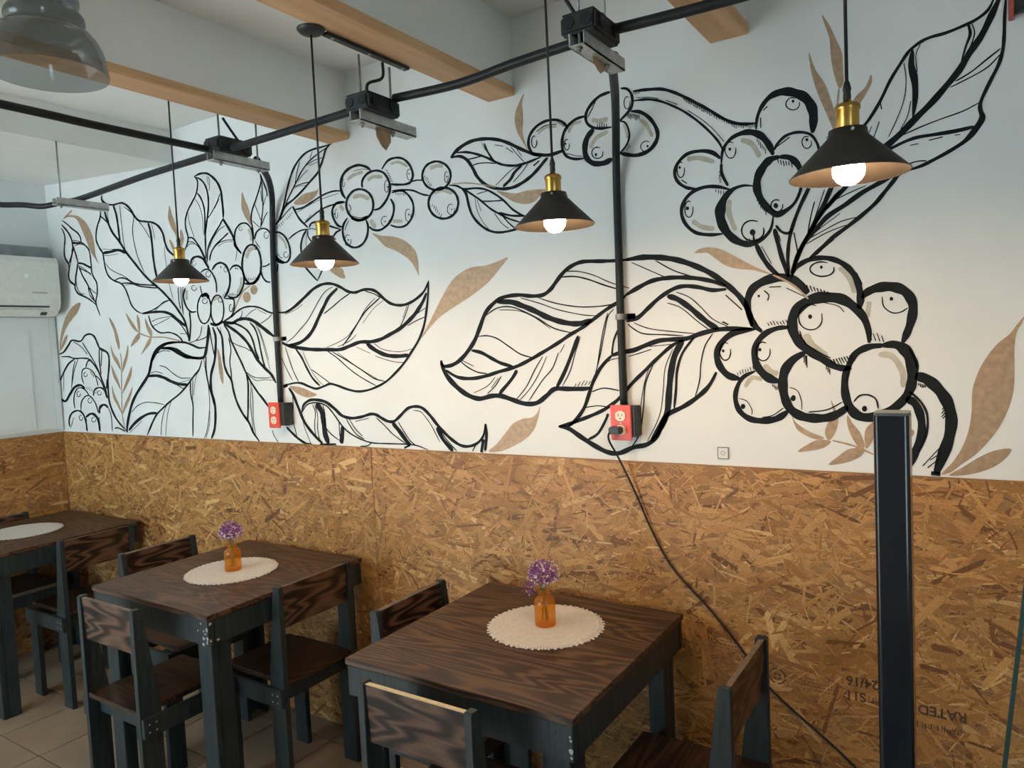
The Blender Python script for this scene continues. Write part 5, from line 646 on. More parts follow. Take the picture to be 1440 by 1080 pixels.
def dashes(name, x0, x1, z0, rows, hgt, seed):
    rr = random.Random(seed); vs_, fs = [], []
    for r_ in range(rows):
        x = x0
        while x < x1:
            w = rr.uniform(0.002, 0.006); h = hgt * rr.uniform(0.5, 1); z = z0 + r_ * hgt * 1.7
            b = len(vs_); s = rr.uniform(-0.002, 0.002)
            vs_ += [(x, YT, z), (x + w * 0.5, YT, z), (x + w * 0.5 + s, YT, z + h), (x + s, YT, z + h)]; fs.append((b, b + 1, b + 2, b + 3))
            x += w + rr.uniform(0.001, 0.004)
    return mesh_obj(name, vs_, fs, M['ink'], board_r)
dashes('fine_print', 4.10, 4.185, 0.585, 4, 0.006, 3)
dashes('fine_print', 4.055, 4.12, 0.60, 2, 0.005, 4)
dashes('fine_print', 3.83, 3.94, 0.66, 3, 0.006, 5)
dashes('fine_print', 4.275, 4.31, 0.585, 1, 0.02, 8)
dashes('fine_print', 4.39, 4.49, 0.545, 1, 0.02, 6)
bm = bmesh.new()
for r0, r1 in ((0.020, 0.024), (0.007, 0.011)):
    for k in range(20):
        if k % 5 == 4:
            continue
        a, b = 2 * math.pi * k / 20, 2 * math.pi * (k + 1) / 20
        bm.faces.new([bm.verts.new((4.032 + r * math.cos(t), YT, 0.607 + r * math.sin(t))) for r, t in ((r0, a), (r1, a), (r1, b), (r0, b))])
bm_obj('printed_emblem', bm, M['ink'], board_r)

# ------------------------------------------------------------------ left wall: closed board window, ledge, air conditioner
win = struct(box('window_1', (0.0, -1.1, 1.24), (0.012, -0.045, 1.885), M['panel_white']))
box('window_panel', (0.012, -1.0, 1.26), (0.018, -0.156, 1.813), M['panel_white'], win, 0.002)
box('frame_strip', (0.0, -0.043, 1.24), (0.016, -0.012, 1.885), M['panel_white'], win, 0.002)
box('ledge', (0.0, -1.2, 2.215), (0.035, -0.02, 2.285), M['grey_strip'], wall_left, 0.004)
ac = thing('air_conditioner', 'white split air conditioner mounted on the wall above the osb cladding', 'air conditioner', (0, -0.052, 1.888))
L0, L1 = -0.80, 0.0
prism('body', [(0.002, 0.0), (0.13, 0.0), (0.175, 0.035), (0.19, 0.07), (0.19, 0.09), (0.17, 0.09), (0.165, 0.318), (0.002, 0.318)], 'y', L0, L1, M['ac'], ac, 0.003)
def tr(o, v):
    o.data.transform(Matrix.Translation(v)); return o
prism('front_panel', [(0.171, 0.092), (0.197, 0.086), (0.201, 0.11), (0.199, 0.29), (0.185, 0.318), (0.166, 0.320)], 'y', L0 + 0.004, L1 - 0.004, M['ac'], ac, 0.003)
prism('air_slot', [(0.135, 0.006), (0.183, 0.052), (0.186, 0.05), (0.138, 0.003)], 'y', L0 + 0.06, L1 - 0.06, M['ac_dark'], ac)
prism('louver', [(0.142, 0.0), (0.176, 0.034), (0.180, 0.031), (0.146, -0.004)], 'y', L0 + 0.065, L1 - 0.10, M['ac'], ac)
box('badge', (0.199, -0.15, 0.118), (0.2025, -0.075, 0.126), flat('badge_grey', (0.42, 0.44, 0.42), 0.4), ac)
box('display_mark', (0.199, -0.185, 0.20), (0.2012, -0.165, 0.222), flat('pale_mark', (0.9, 0.93, 0.93), 0.2), ac)
ac_hose_y = 0

# ------------------------------------------------------------------ electrical run
CR = 0.0125
ZT = 2.335
def conduit(label, pts, name='conduit_pipe', sm=6, r=CR):
    c = thing(name, label, 'pipe', pts[0]); o = Vector(pts[0])
    tube('pipe', [Vector(q) - o for q in pts], r, M['conduit'], c, 10, sm)
    return c
conduit('black conduit passing over the lone galvanised bracket and bending by the left wall', [(2.267, -0.50, ZT), (1.8, -0.485, ZT), (1.24, -0.44, ZT), (1.08, -0.455, ZT), (0.99, -0.49, ZT - 0.008), (0.93, -0.545, ZT), (0.87, -0.62, ZT), (0.85, -0.8, ZT), (0.85, -1.4, ZT)])
conduit('black conduit between the box at the first pine beam and the box at the second', [(2.363, -0.505, ZT), (2.64, -0.512, ZT), (3.032, -0.525, ZT)])
conduit('black conduit between the box with the hanging paper and the box above the plugged-in outlet', [(3.128, -0.525, ZT), (3.35, -0.512, ZT - 0.005), (3.55, -0.527, ZT), (3.7345, -0.54, ZT)])
conduit('black conduit running right from the box above the plugged-in outlet', [(3.834, -0.55, ZT), (4.1, -0.53, ZT), (4.6, -0.53, ZT), (5.6, -0.53, ZT)])
conduit('black conduit crossing the ceiling away from the wall under the soffit edge', [(2.29, -0.5565, ZT), (2.285, -0.96, ZT), (2.29, -1.2, ZT), (2.29, -2.6, ZT)])

def drop(label, pts, zclamp, cx):
    c = conduit(label, pts, 'wall_conduit')
    o = Vector(pts[0])
    bm = bmesh.new()
    P = Vector((cx, -0.0155, zclamp)) - o
    n = 12
    ring = []
    for k in range(n + 1):
        a = math.pi * k / n
        ring.append((P.x + 0.0165 * math.cos(a), P.y - 0.0165 * math.sin(a)))
    prof = [(P.x + 0.045, 0.0135 + P.y)] + [(P.x + 0.0175, 0.0135 + P.y)] + ring + [(P.x - 0.0175, 0.0135 + P.y), (P.x - 0.020, 0.0135 + P.y)]
    A = [bm.verts.new((x, y, P.z - 0.009)) for x, y in prof]; B = [bm.verts.new((x, y, P.z + 0.009)) for x, y in prof]
    for i in range(len(prof) - 1):
        bm.faces.new([A[i], A[i + 1], B[i + 1], B[i]])
    bmesh.ops.solidify(bm, geom=list(bm.faces), thickness=0.0012)
    bm_obj('pipe_clamp', bm, M['galv'], c)
    return c
drop('black conduit drop ending at the outlet with the plugged-in cord', [(3.785, -0.452, 2.315), (3.74, -0.36, 2.312), (3.68, -0.22, 2.295), (3.62, -0.09, 2.24), (3.585, -0.022, 2.12), (3.580, -0.0155, 1.9), (3.578, -0.0155, 1.65), (3.578, -0.0155, 1.402)], 1.683, 3.578)
drop('black conduit drop ending at the empty red outlet', [(2.30, -0.355, 2.335), (2.22, -0.27, 2.335), (2.10, -0.14, 2.325), (2.0, -0.045, 2.28), (1.958, -0.017, 2.18), (1.945, -0.0155, 2.0), (1.938, -0.0155, 1.7), (1.935, -0.0155, 1.402)], 1.681, 1.937)

def junction(label, x, y0, y1, zs, rods, ztop, box_y, paper, feed):
    """cast black junction box riding on a galvanised strut that hangs from threaded rods"""
    j = thing('junction_box', label, 'junction box', (x, (y0 + y1) / 2, zs))
    cy = (y0 + y1) / 2
    bm = bmesh.new()
    add_box(bm, (-0.02, y0 - cy, 0.0), (0.02, y1 - cy, 0.003)); add_box(bm, (-0.02, y0 - cy, 0.0), (-0.017, y1 - cy, 0.03)); add_box(bm, (0.017, y0 - cy, 0.0), (0.02, y1 - cy, 0.03))
    k = y0 - cy + 0.02
    while k < y1 - cy - 0.03:
        add_box(bm, (0.0198, k, 0.011), (0.0206, k + 0.016, 0.018)); k += 0.03
    bm_obj('strut_channel', bm, M['galv'], j)
    if box_y is not None:
        b0, b1 = box_y
        bd_ = box('box_body', (-0.044, b0 - cy, 0.031), (0.044, b1 - cy, 0.076), M['box_black'], j, 0.006)
        box('box_cover', (-0.041, b0 - cy + 0.004, 0.076), (0.041, b1 - cy - 0.004, 0.080), M['box_black'], j, 0.002)
        for yy in (b0 - cy + 0.035, b1 - cy - 0.035):
            for s in (-1, 1):
                bm = bmesh.new(); add_tube(bm, [(s * 0.0455, yy, 0.056), (s * 0.050, yy, 0.056)], 0.016, 14); bm_obj('knockout', bm, M['conduit'], bd_)
        for xx in (-0.022, 0.022):
            bm = bmesh.new(); add_tube(bm, [(xx, b0 - cy + 0.001, 0.056), (xx, b0 - cy - 0.003, 0.056)], 0.015, 14); bm_obj('knockout', bm, M['conduit'], bd_)
    for yy in rods:
        bm = bmesh.new(); add_tube(bm, [(-0.0, yy - cy, -0.012), (0.0, yy - cy, ztop - zs)], 0.0035, 8)
        add_tube(bm, [(0, yy - cy, -0.006), (0, yy - cy, 0.0)], 0.008, 6)
        bm_obj('rod', bm, M['rod'], j)
    if feed:
        tube('feed_cable', [Vector(q) - Vector((x, cy, zs)) for q in feed], 0.0045, M['conduit'], j, 8, 6)
    if paper:
        bm = bmesh.new()
        px, py, w, h = paper
        pts = [(0, 0), (w, 0.004), (w * 0.96, -h * 0.5), (w * 0.62, -h), (w * 0.35, -h * 0.86), (w * 0.05, -h * 0.45)]
        A = [bm.verts.new((px - 0.01 * math.sin(4 * a), py - cy + a, b)) for a, b in pts]
        bm.faces.new(A); bmesh.ops.solidify(bm, geom=list(bm.faces), thickness=0.002)
        bm_obj('paper_scrap', bm, M['paper'], j)
    return j
junction('black junction box hanging from the pine beam by the soffit, tee of three conduits', 2.315, -0.56, -0.325, 2.293, (-0.52, -0.362), 2.457, (-0.555, -0.415), None, [(2.30, -0.49, 2.455), (2.30, -0.46, 2.42), (2.31, -0.43, 2.375)])
junction('black junction box hanging from the bar on the pine beam, scrap of brown paper below', 3.08, -0.64, -0.40, 2.255, (-0.612, -0.486), 2.445, (-0.635, -0.495), (0.0, -0.56, 0.07, 0.058), [(3.085, -0.52, 2.447), (3.09, -0.53, 2.40), (3.075, -0.575, 2.375), (3.08, -0.585, 2.337)])
junction('black junction box hanging above the drop to the plugged-in outlet', 3.786, -0.655, -0.435, 2.278, (-0.640, -0.50), ZC - 0.001, (-0.650, -0.51), (0.0, -0.575, 0.07, 0.028), [(3.66, -0.66, 2.715), (3.69, -0.66, 2.55), (3.73, -0.64, 2.44), (3.765, -0.60, 2.360)])
junction('lone galvanised strut bracket near the soffit corner carrying one conduit', 1.245, -0.56, -0.34, 2.290, (-0.535,), 2.56, None, None, None)
mb = thing('mounting_bar', 'flat black bar screwed along the pine beam edge above the paper-hung box', 'bar', (3.093, -0.59, 2.449))
box('bar', (-0.006, -0.165, -0.0015), (0.016, 0.165, 0.0075), M['box_black'], mb, 0.002)
for yy in (-0.14, 0.0, 0.14):
    bm = bmesh.new(); add_tube(bm, [(0.008, yy, -0.004), (0.008, yy, -0.001)], 0.005, 8); bm_obj('screw', bm, M['rod'], mb)

def outlet(label, x, mud_right, plugged):
    t = thing('outlet_box', label, 'outlet', (x, 0, 1.293))
    box('back_box', (-0.026 + mud_right, -0.05, -0.002 + 0.012), (0.030 + mud_right, -0.0025, 0.108), M['box_black'], t, 0.003)
    pl = box('cover_plate', (-0.035, -0.058, 0.0), (0.035, -0.050, 0.112), M['red'], t, 0.002)
    for zz in (0.034, 0.078):
        bm = bmesh.new()
        poly = []
        for k in range(24):
            a = 2 * math.pi * k / 24
            poly.append((max(-0.0165, min(0.0165, 0.0185 * math.cos(a))), 0.0165 * math.sin(a)))
        A = [bm.verts.new((px, -0.058, zz + pz)) for px, pz in poly]; B = [bm.verts.new((px, -0.0605, zz + pz)) for px, pz in poly]
        bm.faces.new(B)
        for k in range(24):
            bm.faces.new([A[k], A[(k + 1) % 24], B[(k + 1) % 24], B[k]])
        s = bm_obj('socket', bm, M['ivory'], t)
        bm = bmesh.new()
        add_box(bm, (-0.0075, -0.0612, zz - 0.001), (-0.0055, -0.0604, zz + 0.008)); add_box(bm, (0.0055, -0.0612, zz), (0.0075, -0.0604, zz + 0.007))
        add_tube(bm, [(0, -0.0612, zz - 0.008), (0, -0.0604, zz - 0.008)], 0.0025, 8)
        bm_obj('slots', bm, M['black_plastic'], s)
    bm = bmesh.new(); add_tube(bm, [(0, -0.0582, 0.056), (0, -0.0592, 0.056)], 0.003, 8); bm_obj('screw', bm, M['rod'], t)
    return t
outlet('red outlet plate under the conduit with a black cord plugged in', 3.584, 0.018, True)
outlet('red outlet plate under the conduit with both sockets empty', 1.936, 0.034, False)

cord = thing('power_cord', 'thin black power cord running from the red outlet down the osb wall', 'cord', (3.56, -0.06, 1.327))
o0 = Vector((3.56, -0.06, 1.327))
pl = box('plug', (-0.006, -0.030, -0.011), (0.034, -0.0018, 0.012), M['black_plastic'], cord, 0.004)
tube('cable', [Vector(q) - o0 for q in [(3.568, -0.084, 1.327), (3.556, -0.088, 1.318), (3.552, -0.078, 1.292), (3.566, -0.045, 1.235), (3.610, -0.026, 1.125), (3.658, -0.020, 1.008), (3.724, -0.019, 0.892), (3.845, -0.019, 0.771), (3.947, -0.019, 0.652), (4.026, -0.019, 0.555), (4.234, -0.019, 0.396), (4.40, -0.03, 0.22), (4.50, -0.05, 0.05), (4.60, -0.09, 0.004), (4.85, -0.12, 0.004)]], 0.0033, M['black_plastic'], cord, 8, 6)

ws = thing('wall_socket', 'small white square socket set flush in the wall above the osb', 'socket', (3.889, 0, 1.241))
bm = bmesh.new(); add_box(bm, (-0.016, -0.004, 0.0), (0.016, -0.0, 0.034), 0.002); bm_obj('plate', bm, M['wall'], ws)
bm = bmesh.new()
for a, b in (((-0.0165, 0.0), (-0.015, 0.034)), ((0.015, 0.0), (0.0165, 0.034)), ((-0.0165, -0.001), (0.0165, 0.0012)), ((-0.0165, 0.033), (0.0165, 0.0345))):
    add_box(bm, (a[0], -0.0048, a[1]), (b[0], -0.0005, b[1]))
bm_obj('gasket', bm, M['grey_strip'], ws)
bm = bmesh.new()
for k in range(12):
    a, b = 2 * math.pi * k / 12, 2 * math.pi * (k + 1) / 12
    bm.faces.new([bm.verts.new((r * math.cos(t), -0.0046, 0.017 + r * math.sin(t))) for r, t in ((0.0055, a), (0.0072, a), (0.0072, b), (0.0055, b))])
bm_obj('ring', bm, M['grey_strip'], ws)

sg = thing('wall_sign', 'dark sign with a red edge high on the mural wall above the leaf tip', 'sign', (4.605, 0, 2.33))
box('face', (0.012, -0.022, 0.008), (0.50, -0.001, 0.30), M['sign_dark'], sg, 0.002)
box('red_edge', (0.0, -0.026, -0.004), (0.012, -0.001, 0.31), M['sign_red'], sg, 0.002)

# ------------------------------------------------------------------ pendant lamps
def pendant(label, x, y, zr, ztop, canopy_r=0.05, zcan=None):
    t = thing('pendant_lamp', label, 'lamp', (x, y, zr), 0, 'black cone pendant lamps in a row')
    sh = lathe('shade', [(0.0895, 0.0), (0.0900, 0.0015), (0.0300, 0.062), (0.0285, 0.073), (0.0, 0.073)], (0, 0, 0), M['shade_out'], t, 48)
    lathe('shade_lining', [(0.0888, 0.0004), (0.0292, 0.0605), (0.0275, 0.071), (0.0, 0.071)], (0, 0, 0), M['shade_in'], sh, 48)
    for k in range(3):
        a = 2 * math.pi * k / 3 - 1.2
        bm = bmesh.new(); add_tube(bm, [(0.027 * math.cos(a), 0.027 * math.sin(a), 0.067), (0.033 * math.cos(a), 0.033 * math.sin(a), 0.067)], 0.0025, 8); bm_obj('thumb_screw', bm, M['galv'], sh)
    sk = lathe('socket', [(0.0165, 0.0735), (0.0175, 0.076), (0.0175, 0.102), (0.0195, 0.104), (0.0195, 0.109), (0.016, 0.113), (0.008, 0.115), (0.0055, 0.120), (0.0, 0.120)], (0, 0, 0), M['brass'], t, 28)
    lathe('strain_relief', [(0.0055, 0.1195), (0.0062, 0.124), (0.0055, 0.132), (0.0068, 0.136), (0.0045, 0.146), (0.003, 0.150), (0.0, 0.150)], (0, 0, 0), M['black_plastic'], t, 16)
    lathe('bulb', [(0.0, -0.015), (0.010, -0.0132), (0.018, -0.0075), (0.0232, 0.001), (0.0245, 0.010), (0.0225, 0.020), (0.017, 0.032), (0.0135, 0.044), (0.013, 0.058), (0.0, 0.058)], (0, 0, 0), M['bulb'], t, 28)
    zc = ztop if zcan is None else zcan
    tube('cord', [(0, 0, 0.148), (0, 0, zc - zr - 0.012)], 0.0028, M['black_plastic'], t, 8)
    lathe('canopy', [(0.0, -0.016), (canopy_r * 0.45, -0.015), (canopy_r * 0.8, -0.011), (canopy_r, -0.003), (canopy_r, 0.0), (0.0, 0.0)], (0, 0, zc - zr), M['box_black'], t, 28)
    return t
pendant('lit black cone pendant lamp hanging beside the pine beam nearest the soffit', 2.255, -0.664, 1.8770, ZC)
pendant('lit black cone pendant lamp hanging from the pine beam with the mounting bar', 3.084, -0.789, 1.847, ZC, 0.036, 2.4565)
pendant('lit black cone pendant lamp hanging next to the box above the plugged-in outlet', 3.746, -0.719, 1.873, ZC)
pendant('lit black cone pendant lamp hanging in front of the berries beside the dark post', 4.373, -0.874, 1.858, ZC)

gl = thing('glass_pendant', 'smoked glass pendant shade with ringed neck hanging below the ceiling', 'lamp', (3.085, -1.45, 2.158))
outer = [(0.1002, 0.0), (0.1005, 0.002), (0.0985, 0.024), (0.094, 0.046), (0.085, 0.066), (0.073, 0.080), (0.0605, 0.087), (0.0635, 0.091), (0.0665, 0.099), (0.0660, 0.107), (0.0615, 0.114), (0.0550, 0.119), (0.0545, 0.123), (0.0580, 0.130), (0.0590, 0.138), (0.0570, 0.147), (0.0500, 0.154), (0.047, 0.162), (0.046, 0.185), (0.030, 0.192)]
inner = [(r - 0.0018, z + 0.0005) for r, z in outer[::-1]]
inner[-1] = (0.0982, 0.0)
lathe('shade', outer, (0, 0, 0), M['smoke'], gl, 64)
lathe('holder', [(0.0, 0.150), (0.015, 0.151), (0.016, 0.184), (0.033, 0.193), (0.033, 0.205), (0.018, 0.222), (0.006, 0.230), (0.0, 0.230)], (0, 0, 0), M['galv'], gl, 28)
tube('cord', [(0, 0, 0.228), (0.06, 0.0, 0.2985)], 0.003, M['black_plastic'], gl, 8)

# ------------------------------------------------------------------ dark post and glass sheet
post = thing('square_post', 'tall glossy navy square post standing in front of the osb wall', 'post', (4.4395, -0.9755, 0))
def rrect(h, r, n=6):
    return [(sx * (h - r) + r * math.cos(q + math.pi / 2 * k / n), sy * (h - r) + r * math.sin(q + math.pi / 2 * k / n)) for sx, sy, q in ((1, 1, 0), (-1, 1, math.pi / 2), (-1, -1, math.pi), (1, -1, 1.5 * math.pi)) for k in range(n + 1)]
sh_ = prism('shaft', rrect(0.0235, 0.008), 'z', 0.0, 1.486, M['post'], post)
prism('cap', rrect(0.0230, 0.008), 'z', 1.4862, 1.4905, M['post_cap'], post)
box('foot_plate', (-0.05, -0.05, 0.0), (0.05, 0.05, 0.006), M['post'], post, 0.001)
gs = thing('glass_sheet', 'sheet of clear glass with a green edge leaning beside the navy post', 'glass', (4.50, -0.5, 0.0))
# slanted left edge through (4.578,-0.5,0.74) and (4.612,-0.5,1.08)
sl = (4.612 - 4.578) / (1.08 - 0.74)
def ex(z):
    return 4.578 + sl * (z - 0.74) - 4.50
prism('pane', [(ex(0.0) + 0.004, 0.0), (ex(0.0) + 0.9, 0.0), (ex(1.25) + 0.9, 1.25), (ex(1.25) + 0.004, 1.25)], 'y', -0.004, 0.004, M['clear'], gs)
prism('edge_strip', [(ex(0.0) - 0.004, 0.0), (ex(0.0) + 0.004, 0.0), (ex(1.25) + 0.004, 1.25), (ex(1.25) - 0.004, 1.25)], 'y', -0.005, 0.005, M['glass_edge'], gs, 0.001)

# ------------------------------------------------------------------ tables
TS, TZ = 0.712, 0.77
def make_table(label):
    t = thing('cafe_table', label, 'table', (0, 0, 0), 0)
    s = TS
    box('table_top', (0.0, -s, TZ - 0.018), (s, 0.0, TZ), M['table_top'], t, 0.0015)
    zb, zt = TZ - 0.105, TZ - 0.0185
    bm = bmesh.new(); add_box(bm, (0.004, -s + 0.004, zb), (s - 0.004, -s + 0.026, zt), 0.002); bm_obj('apron', bm, M['frame'], t)
    bm = bmesh.new(); add_box(bm, (0.004, -0.026, zb), (s - 0.004, -0.004, zt), 0.002); bm_obj('apron', bm, M['frame'], t)
    bm = bmesh.new(); add_box(bm, (0.004, -s + 0.0265, zb), (0.026, -0.0265, zt), 0.002); bm_obj('apron', bm, M['frame'], t)
    bm = bmesh.new(); add_box(bm, (s - 0.026, -s + 0.0265, zb), (s - 0.004, -0.0265, zt), 0.002); bm_obj('apron', bm, M['frame'], t)
    i0, w, d = 0.0268, 0.075, 0.022
    for sx in (0, 1):
        for sy in (0, 1):
            bm = bmesh.new()
            # two boards joined to an L
            xa, xb = (i0, i0 + w) if sx == 0 else (s - i0 - w, s - i0)
            ya, yb = (-i0 - w, -i0) if sy == 0 else (-s + i0, -s + i0 + w)
            fx = (xa, xa + d) if sx == 0 else (xb - d, xb)
            fy = (yb - d, yb) if sy == 0 else (ya, ya + d)
            add_box(bm, (xa, fy[0], 0.0), (xb, fy[1], zt), 0.002)
            oy = (ya, fy[0] - 0.0005) if sy == 0 else (fy[1] + 0.0005, yb)
            add_box(bm, (fx[0], oy[0], 0.0), (fx[1], oy[1], zt), 0.002)
            bm_obj('leg', bm, M['frame'], t)
    for px, pz in ((0.05, zb + 0.03), (0.05, zb + 0.06), (s - 0.05, zb + 0.03), (s - 0.05, zb + 0.06)):
        bm = bmesh.new(); add_tube(bm, [(px, -s + 0.0045, pz), (px, -s + 0.0034, pz)], 0.003, 8); bm_obj('screw', bm, M['black_plastic'], t)
    return t
TABLES = [((3.0596, -0.0682), 'dark walnut table with a vase on it, next to the black power cord'),
          ((1.694, -0.0455), 'dark walnut table with a vase on it, between the other two tables'),
          ((0.083, -0.041), 'dark walnut table in the room corner with no vase showing')]
proto = make_table(TABLES[0][1])
for i, ((x, y), lab) in enumerate(TABLES):
    t = proto if i == 0 else copy_tree(proto)
    t.location = (x, y, 0); t['label'] = lab; t['group'] = 'walnut cafe tables along the wall'
    if i < 2:   # flaked paint on the near corner of the two front tables
        rc = random.Random(20 + i); bm = bmesh.new()
        for k in range(16 if i == 1 else 5):
            side = rc.random() < 0.5
            u_, z_, s_ = abs(rc.gauss(0, 0.022)), TZ - 0.03 - rc.random() * 0.07, rc.uniform(0.003, 0.009)
            cs = [(s_ * rc.uniform(0.5, 1) * math.cos(a), s_ * rc.uniform(0.5, 1) * math.sin(a)) for a in (0.2, 1.1, 2.3, 3.3, 4.4, 5.4)]
            if i == 0:
                u_ = 0.004 + 0.004 * rc.random(); side = True
            pts = [((TS - 0.004 - max(0.0005, u_ + a), -TS + 0.0034, z_ + b) if side else (TS - 0.0034, -TS + 0.006 + max(0.0005, u_ + a), z_ + b)) for a, b in cs]
            bm.faces.new([bm.verts.new(q) for q in pts])
        bm_obj('flaked_paint', bm, M['chip'], t)

# ------------------------------------------------------------------ chairs (local: sitter faces +y, rear face of the posts at y = 0, x centred)
def make_chair(label, seat_mat, edge_mat):
    c = thing('wooden_chair', label, 'chair', (0, 0, 0), 0, 'dark wooden chairs with plank backs')
    W2, H = 0.175, 0.80
    SZ = 0.455
    for s in (-1, 1):
        xa, xb = (W2 - 0.022, W2) if s > 0 else (-W2, -W2 + 0.022)
        # rear post: full-width board up to the seat, tapering on its front side to a narrow top
        lg = prism('rear_post', [(0.0, 0.0), (0.075, 0.0), (0.075, SZ + 0.01), (0.030, H - 0.004), (0.026, H), (0.004, H), (0.0, H - 0.004)], 'x', xa, xb, M['frame'], c, 0.0015)
        xo = W2 if s > 0 else -W2
        for zz in (H - 0.035, H - 0.13):
            bm = bmesh.new(); add_tube(bm, [(xo - s * 0.0005, 0.014, zz), (xo + s * 0.001, 0.014, zz)], 0.0035, 8); bm_obj('screw', bm, M['black_plastic'], lg)
        prism('front_leg', [(0.285, 0.0), (0.355, 0.0), (0.355, SZ - 0.019), (0.285, SZ - 0.019)], 'x', xa, xb, M['frame'], c, 0.0015)
        bm = bmesh.new()
        xi = (xb + 0.0003, xb + 0.016) if s > 0 else (xa - 0.016, xa - 0.0003)
        add_box(bm, (xi[0], 0.002, SZ - 0.085), (xi[1], 0.353, SZ - 0.019), 0.0015)
        rl = bm_obj('side_rail', bm, M['frame'], c)
        xs = xi[1] if s > 0 else xi[0]
        for yy, zz in ((0.02, SZ - 0.04), (0.045, SZ - 0.04), (0.02, SZ - 0.066), (0.045, SZ - 0.066)):
            bm = bmesh.new(); add_tube(bm, [(xs - s * 0.0005, yy, zz), (xs + s * 0.001, yy, zz)], 0.003, 8); bm_obj('nail', bm, M['galv'], rl)
    box('front_rail', (-W2 + 0.0225, 0.330, SZ - 0.085), (W2 - 0.0225, 0.352, SZ - 0.019), M['frame'], c, 0.0015)
    box('rear_rail', (-W2 + 0.0225, 0.040, SZ - 0.085), (W2 - 0.0225, 0.062, SZ - 0.019), M['frame'], c, 0.0015)
    st = box('seat', (-W2 + 0.0225, 0.004, SZ - 0.0185), (W2 - 0.0225, 0.362, SZ), seat_mat, c, 0.001)
    box('seat_lip', (-W2 + 0.022, 0.3622, SZ - 0.018), (W2 - 0.022, 0.3640, SZ - 0.001), M['dark_edge'], st)
    # back plank leans with the front side of the posts
    bk = prism('backrest', [(0.012, H - 0.155), (0.028, H - 0.157), (0.021, H - 0.008), (0.005, H - 0.006)], 'x', -W2 + 0.0225, W2 - 0.0225, M['seat_x'], c, 0.0008)
    prism('top_edge', [(0.0052, H - 0.0055), (0.0208, H - 0.0075), (0.0208, H - 0.0055), (0.0052, H - 0.0035)], 'x', -W2 + 0.0225, W2 - 0.0225, edge_mat, bk)
    return c
pale = make_chair('wooden chair with a pale raw top edge, at the table by the power cord', M['seat_dark'], M['pale_edge'])
pale.location = (3.416, -0.915, 0)
dark = make_chair('wooden chair with its back to the room, at the middle table', M['seat_dark'], M['dark_edge'])
dark.location = (2.035, -0.893, 0)
CH = [  # x, y, heading, label
    (2.47, -0.345, 90, 'wooden chair between the two tables with vases, its back toward the table by the cord'),
    (0.955, -0.342, 90, 'wooden chair between the corner table and the middle table, facing the corner table'),
    (4.056, -0.372, 90, 'wooden chair beside the black cord at the table end nearest the navy post'),
    (1.445, -0.345, -90, 'wooden chair facing the middle table, its back toward the corner table'),
    (0.016, -0.420, -90, 'wooden chair squeezed between the left wall and the corner table'),
    (2.925, -0.366, -90, 'wooden chair facing the table by the cord, its back toward the middle table'),
]
for x, y, a, lab in CH:
    c = copy_tree(dark); c.location = (x, y, 0); c.rotation_euler = (0, 0, math.radians(a)); c['label'] = lab

# ------------------------------------------------------------------ placemats, vases, flowers
def make_mat(label):
    r = 0.172
    t = thing('placemat', label, 'placemat', (0, 0, 0), 0, 'round woven placemats')
    prof = [(0.0, 0.0004), (r - 0.012, 0.0004), (r - 0.012, 0.003)]
    k = r - 0.013
    while k > 0.006:
        prof += [(k, 0.0042), (k - 0.002, 0.0032)]; k -= 0.0045
    prof.append((0.0, 0.0036))
    lathe('woven_disc', prof, (0, 0, 0), M['mat'], t, 64)
    bm = bmesh.new()
    n = 120
    for q in range(n):
        a = 2 * math.pi * q / n; da = 2 * math.pi / n * 0.40
        R2 = r + 0.004 * math.sin(q * 2.7)
        pts = [((r - 0.014), -da), ((R2), -da * 1.05), ((R2 + 0.002), 0), ((R2), da * 1.05), ((r - 0.014), da)]
        A = [bm.verts.new((rr * math.cos(a + d), rr * math.sin(a + d), 0.0006)) for rr, d in pts]
        B = [bm.verts.new((rr * math.cos(a + d), rr * math.sin(a + d), 0.0034 if i in (0, 4) else 0.0022)) for i, (rr, d) in enumerate(pts)]
        bm.faces.new(B)
        for i in range(5):
            bm.faces.new([A[i], A[(i + 1) % 5], B[(i + 1) % 5], B[i]])
    bm_obj('fringe', bm, M['mat'], t)
    return t
MATS = [(3.443, -0.336, 'round cream woven placemat on the table by the power cord'), (2.042, -0.394, 'round cream woven placemat on the middle table'), (0.405, -0.43, 'round cream woven placemat with nothing on it showing, on the corner table')]
m0 = make_mat(MATS[0][2])
for i, (x, y, lab) in enumerate(MATS):
    m_ = m0 if i == 0 else copy_tree(m0)
    m_.location = (x, y, TZ); m_['label'] = lab

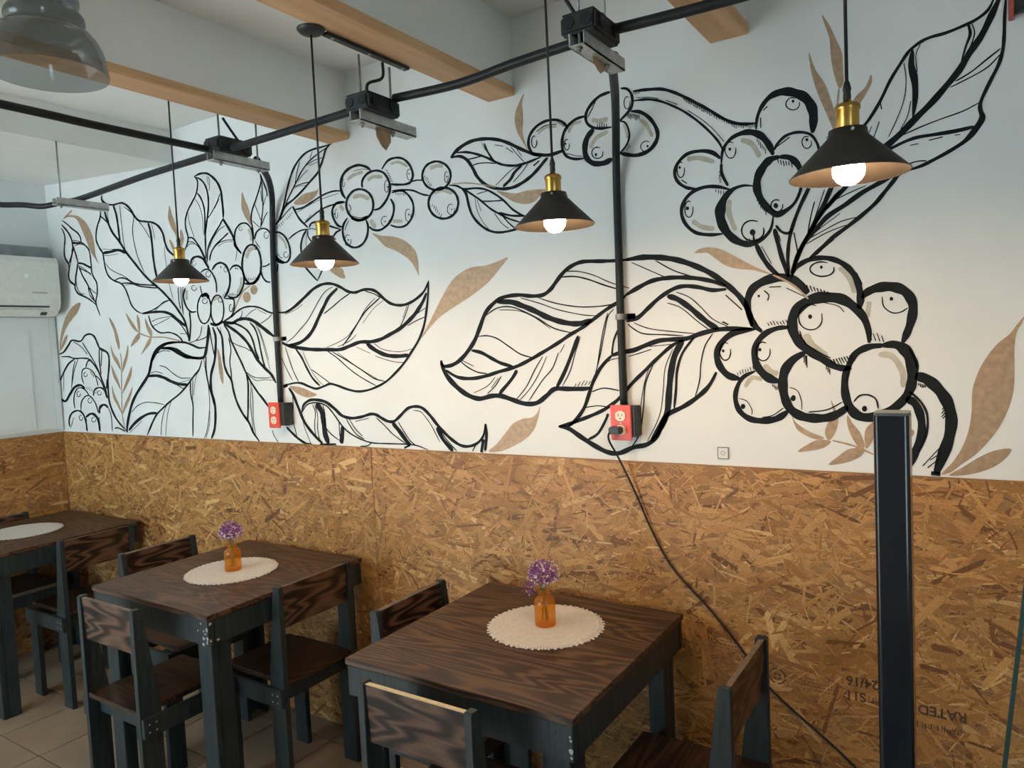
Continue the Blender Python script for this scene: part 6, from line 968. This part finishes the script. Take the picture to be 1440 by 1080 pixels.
def make_vase(label):
    t = thing('bottle_vase', label, 'vase', (0, 0, 0), 0, 'amber bottle vases')
    out = [(0.0, 0.0), (0.029, 0.0), (0.0315, 0.003), (0.0315, 0.040), (0.0315, 0.068), (0.0302, 0.075), (0.0262, 0.081), (0.0195, 0.085), (0.0178, 0.089), (0.0178, 0.098), (0.0205, 0.099), (0.0205, 0.104)]
    inn = [(0.0180, 0.104), (0.0155, 0.098), (0.0155, 0.086), (0.022, 0.0765), (0.0275, 0.068), (0.029, 0.059), (0.029, 0.006), (0.0, 0.005)]
    lathe('bottle', out, (0, 0, 0), M['amber'], t, 36)
    return t
def make_flowers(label, seed, stray):
    rr = random.Random(seed)
    t = thing('flower_bunch', label, 'flowers', (0, 0, 0), 0, 'dried purple flower bunches')
    bm = bmesh.new()
    heads = []
    for k in range(9):
        a = rr.uniform(0, 2 * math.pi); sp = rr.uniform(0.006, 0.034)
        top = (sp * math.cos(a), sp * math.sin(a), rr.uniform(0.13, 0.165))
        b = rr.uniform(0, 2 * math.pi)
        add_tube(bm, smooth_pts([(0.010 * math.cos(b), 0.010 * math.sin(b), 0.010), (0.004 * math.cos(a), 0.004 * math.sin(a), 0.09), top], 4), 0.0011, 5)
        heads.append(top)
    bm_obj('stems', bm, M['stem'], t)
    for mk, n, nm in (('lilac', 210, 'lilac_florets'), ('violet', 160, 'violet_florets'), ('pale_floret', 110, 'pale_florets')):
        bm = bmesh.new()
        for k in range(n):
            # a rounded mop of tiny florets
            u = rr.uniform(-0.55, 1); th = rr.uniform(0, 2 * math.pi); q = math.sqrt(max(0, 1 - u * u)); rad = rr.uniform(0.6, 1.0) if mk != 'pale_floret' else rr.uniform(0.9, 1.08)
            if mk == 'pale_floret' and rr.random() < 0.5:
                u = rr.uniform(-0.6, 0.1); q = math.sqrt(1 - u * u)
            c = Vector((0.047 * rad * q * math.cos(th), 0.047 * rad * q * math.sin(th), 0.148 + 0.042 * rad * u))
            if stray and rr.random() < 0.12:
                c = Vector((-0.040 + rr.gauss(0, 0.008), -0.020 + rr.gauss(0, 0.008), 0.108 + rr.gauss(0, 0.010)))
            s = rr.uniform(0.0028, 0.0048)
            nrm = (c - Vector((0, 0, 0.14))).normalized()
            e1 = nrm.orthogonal().normalized(); e2 = nrm.cross(e1)
            ctr = bm.verts.new(c - nrm * s * 0.6)
            ph = rr.uniform(0, 1)
            ring = [bm.verts.new(c + (e1 * math.cos(ph + i * math.pi / 3) + e2 * math.sin(ph + i * math.pi / 3)) * s * (1.25 if i % 2 else 0.6) + nrm * (s * 0.5 if i % 2 else 0)) for i in range(6)]
            for i in range(6):
                bm.faces.new([ctr, ring[i], ring[(i + 1) % 6]])
        o = bm_obj(nm, bm, M[mk], t); o['kind'] = 'stuff'
    return t
v0 = make_vase('amber glass bottle vase on the table by the power cord')
v0.location = (3.443, -0.336, TZ + 0.0043)
v1 = copy_tree(v0); v1.location = (2.050, -0.392, TZ + 0.0043); v1['label'] = 'amber glass bottle vase on the middle table'
f0 = make_flowers('dried purple flowers with a drooping sprig in the vase by the power cord', 5, True); f0.location = (3.443, -0.336, TZ + 0.0093)
f1 = make_flowers('round mop of dried purple flowers in the vase on the middle table', 9, False); f1.location = (2.050, -0.392, TZ + 0.0093)
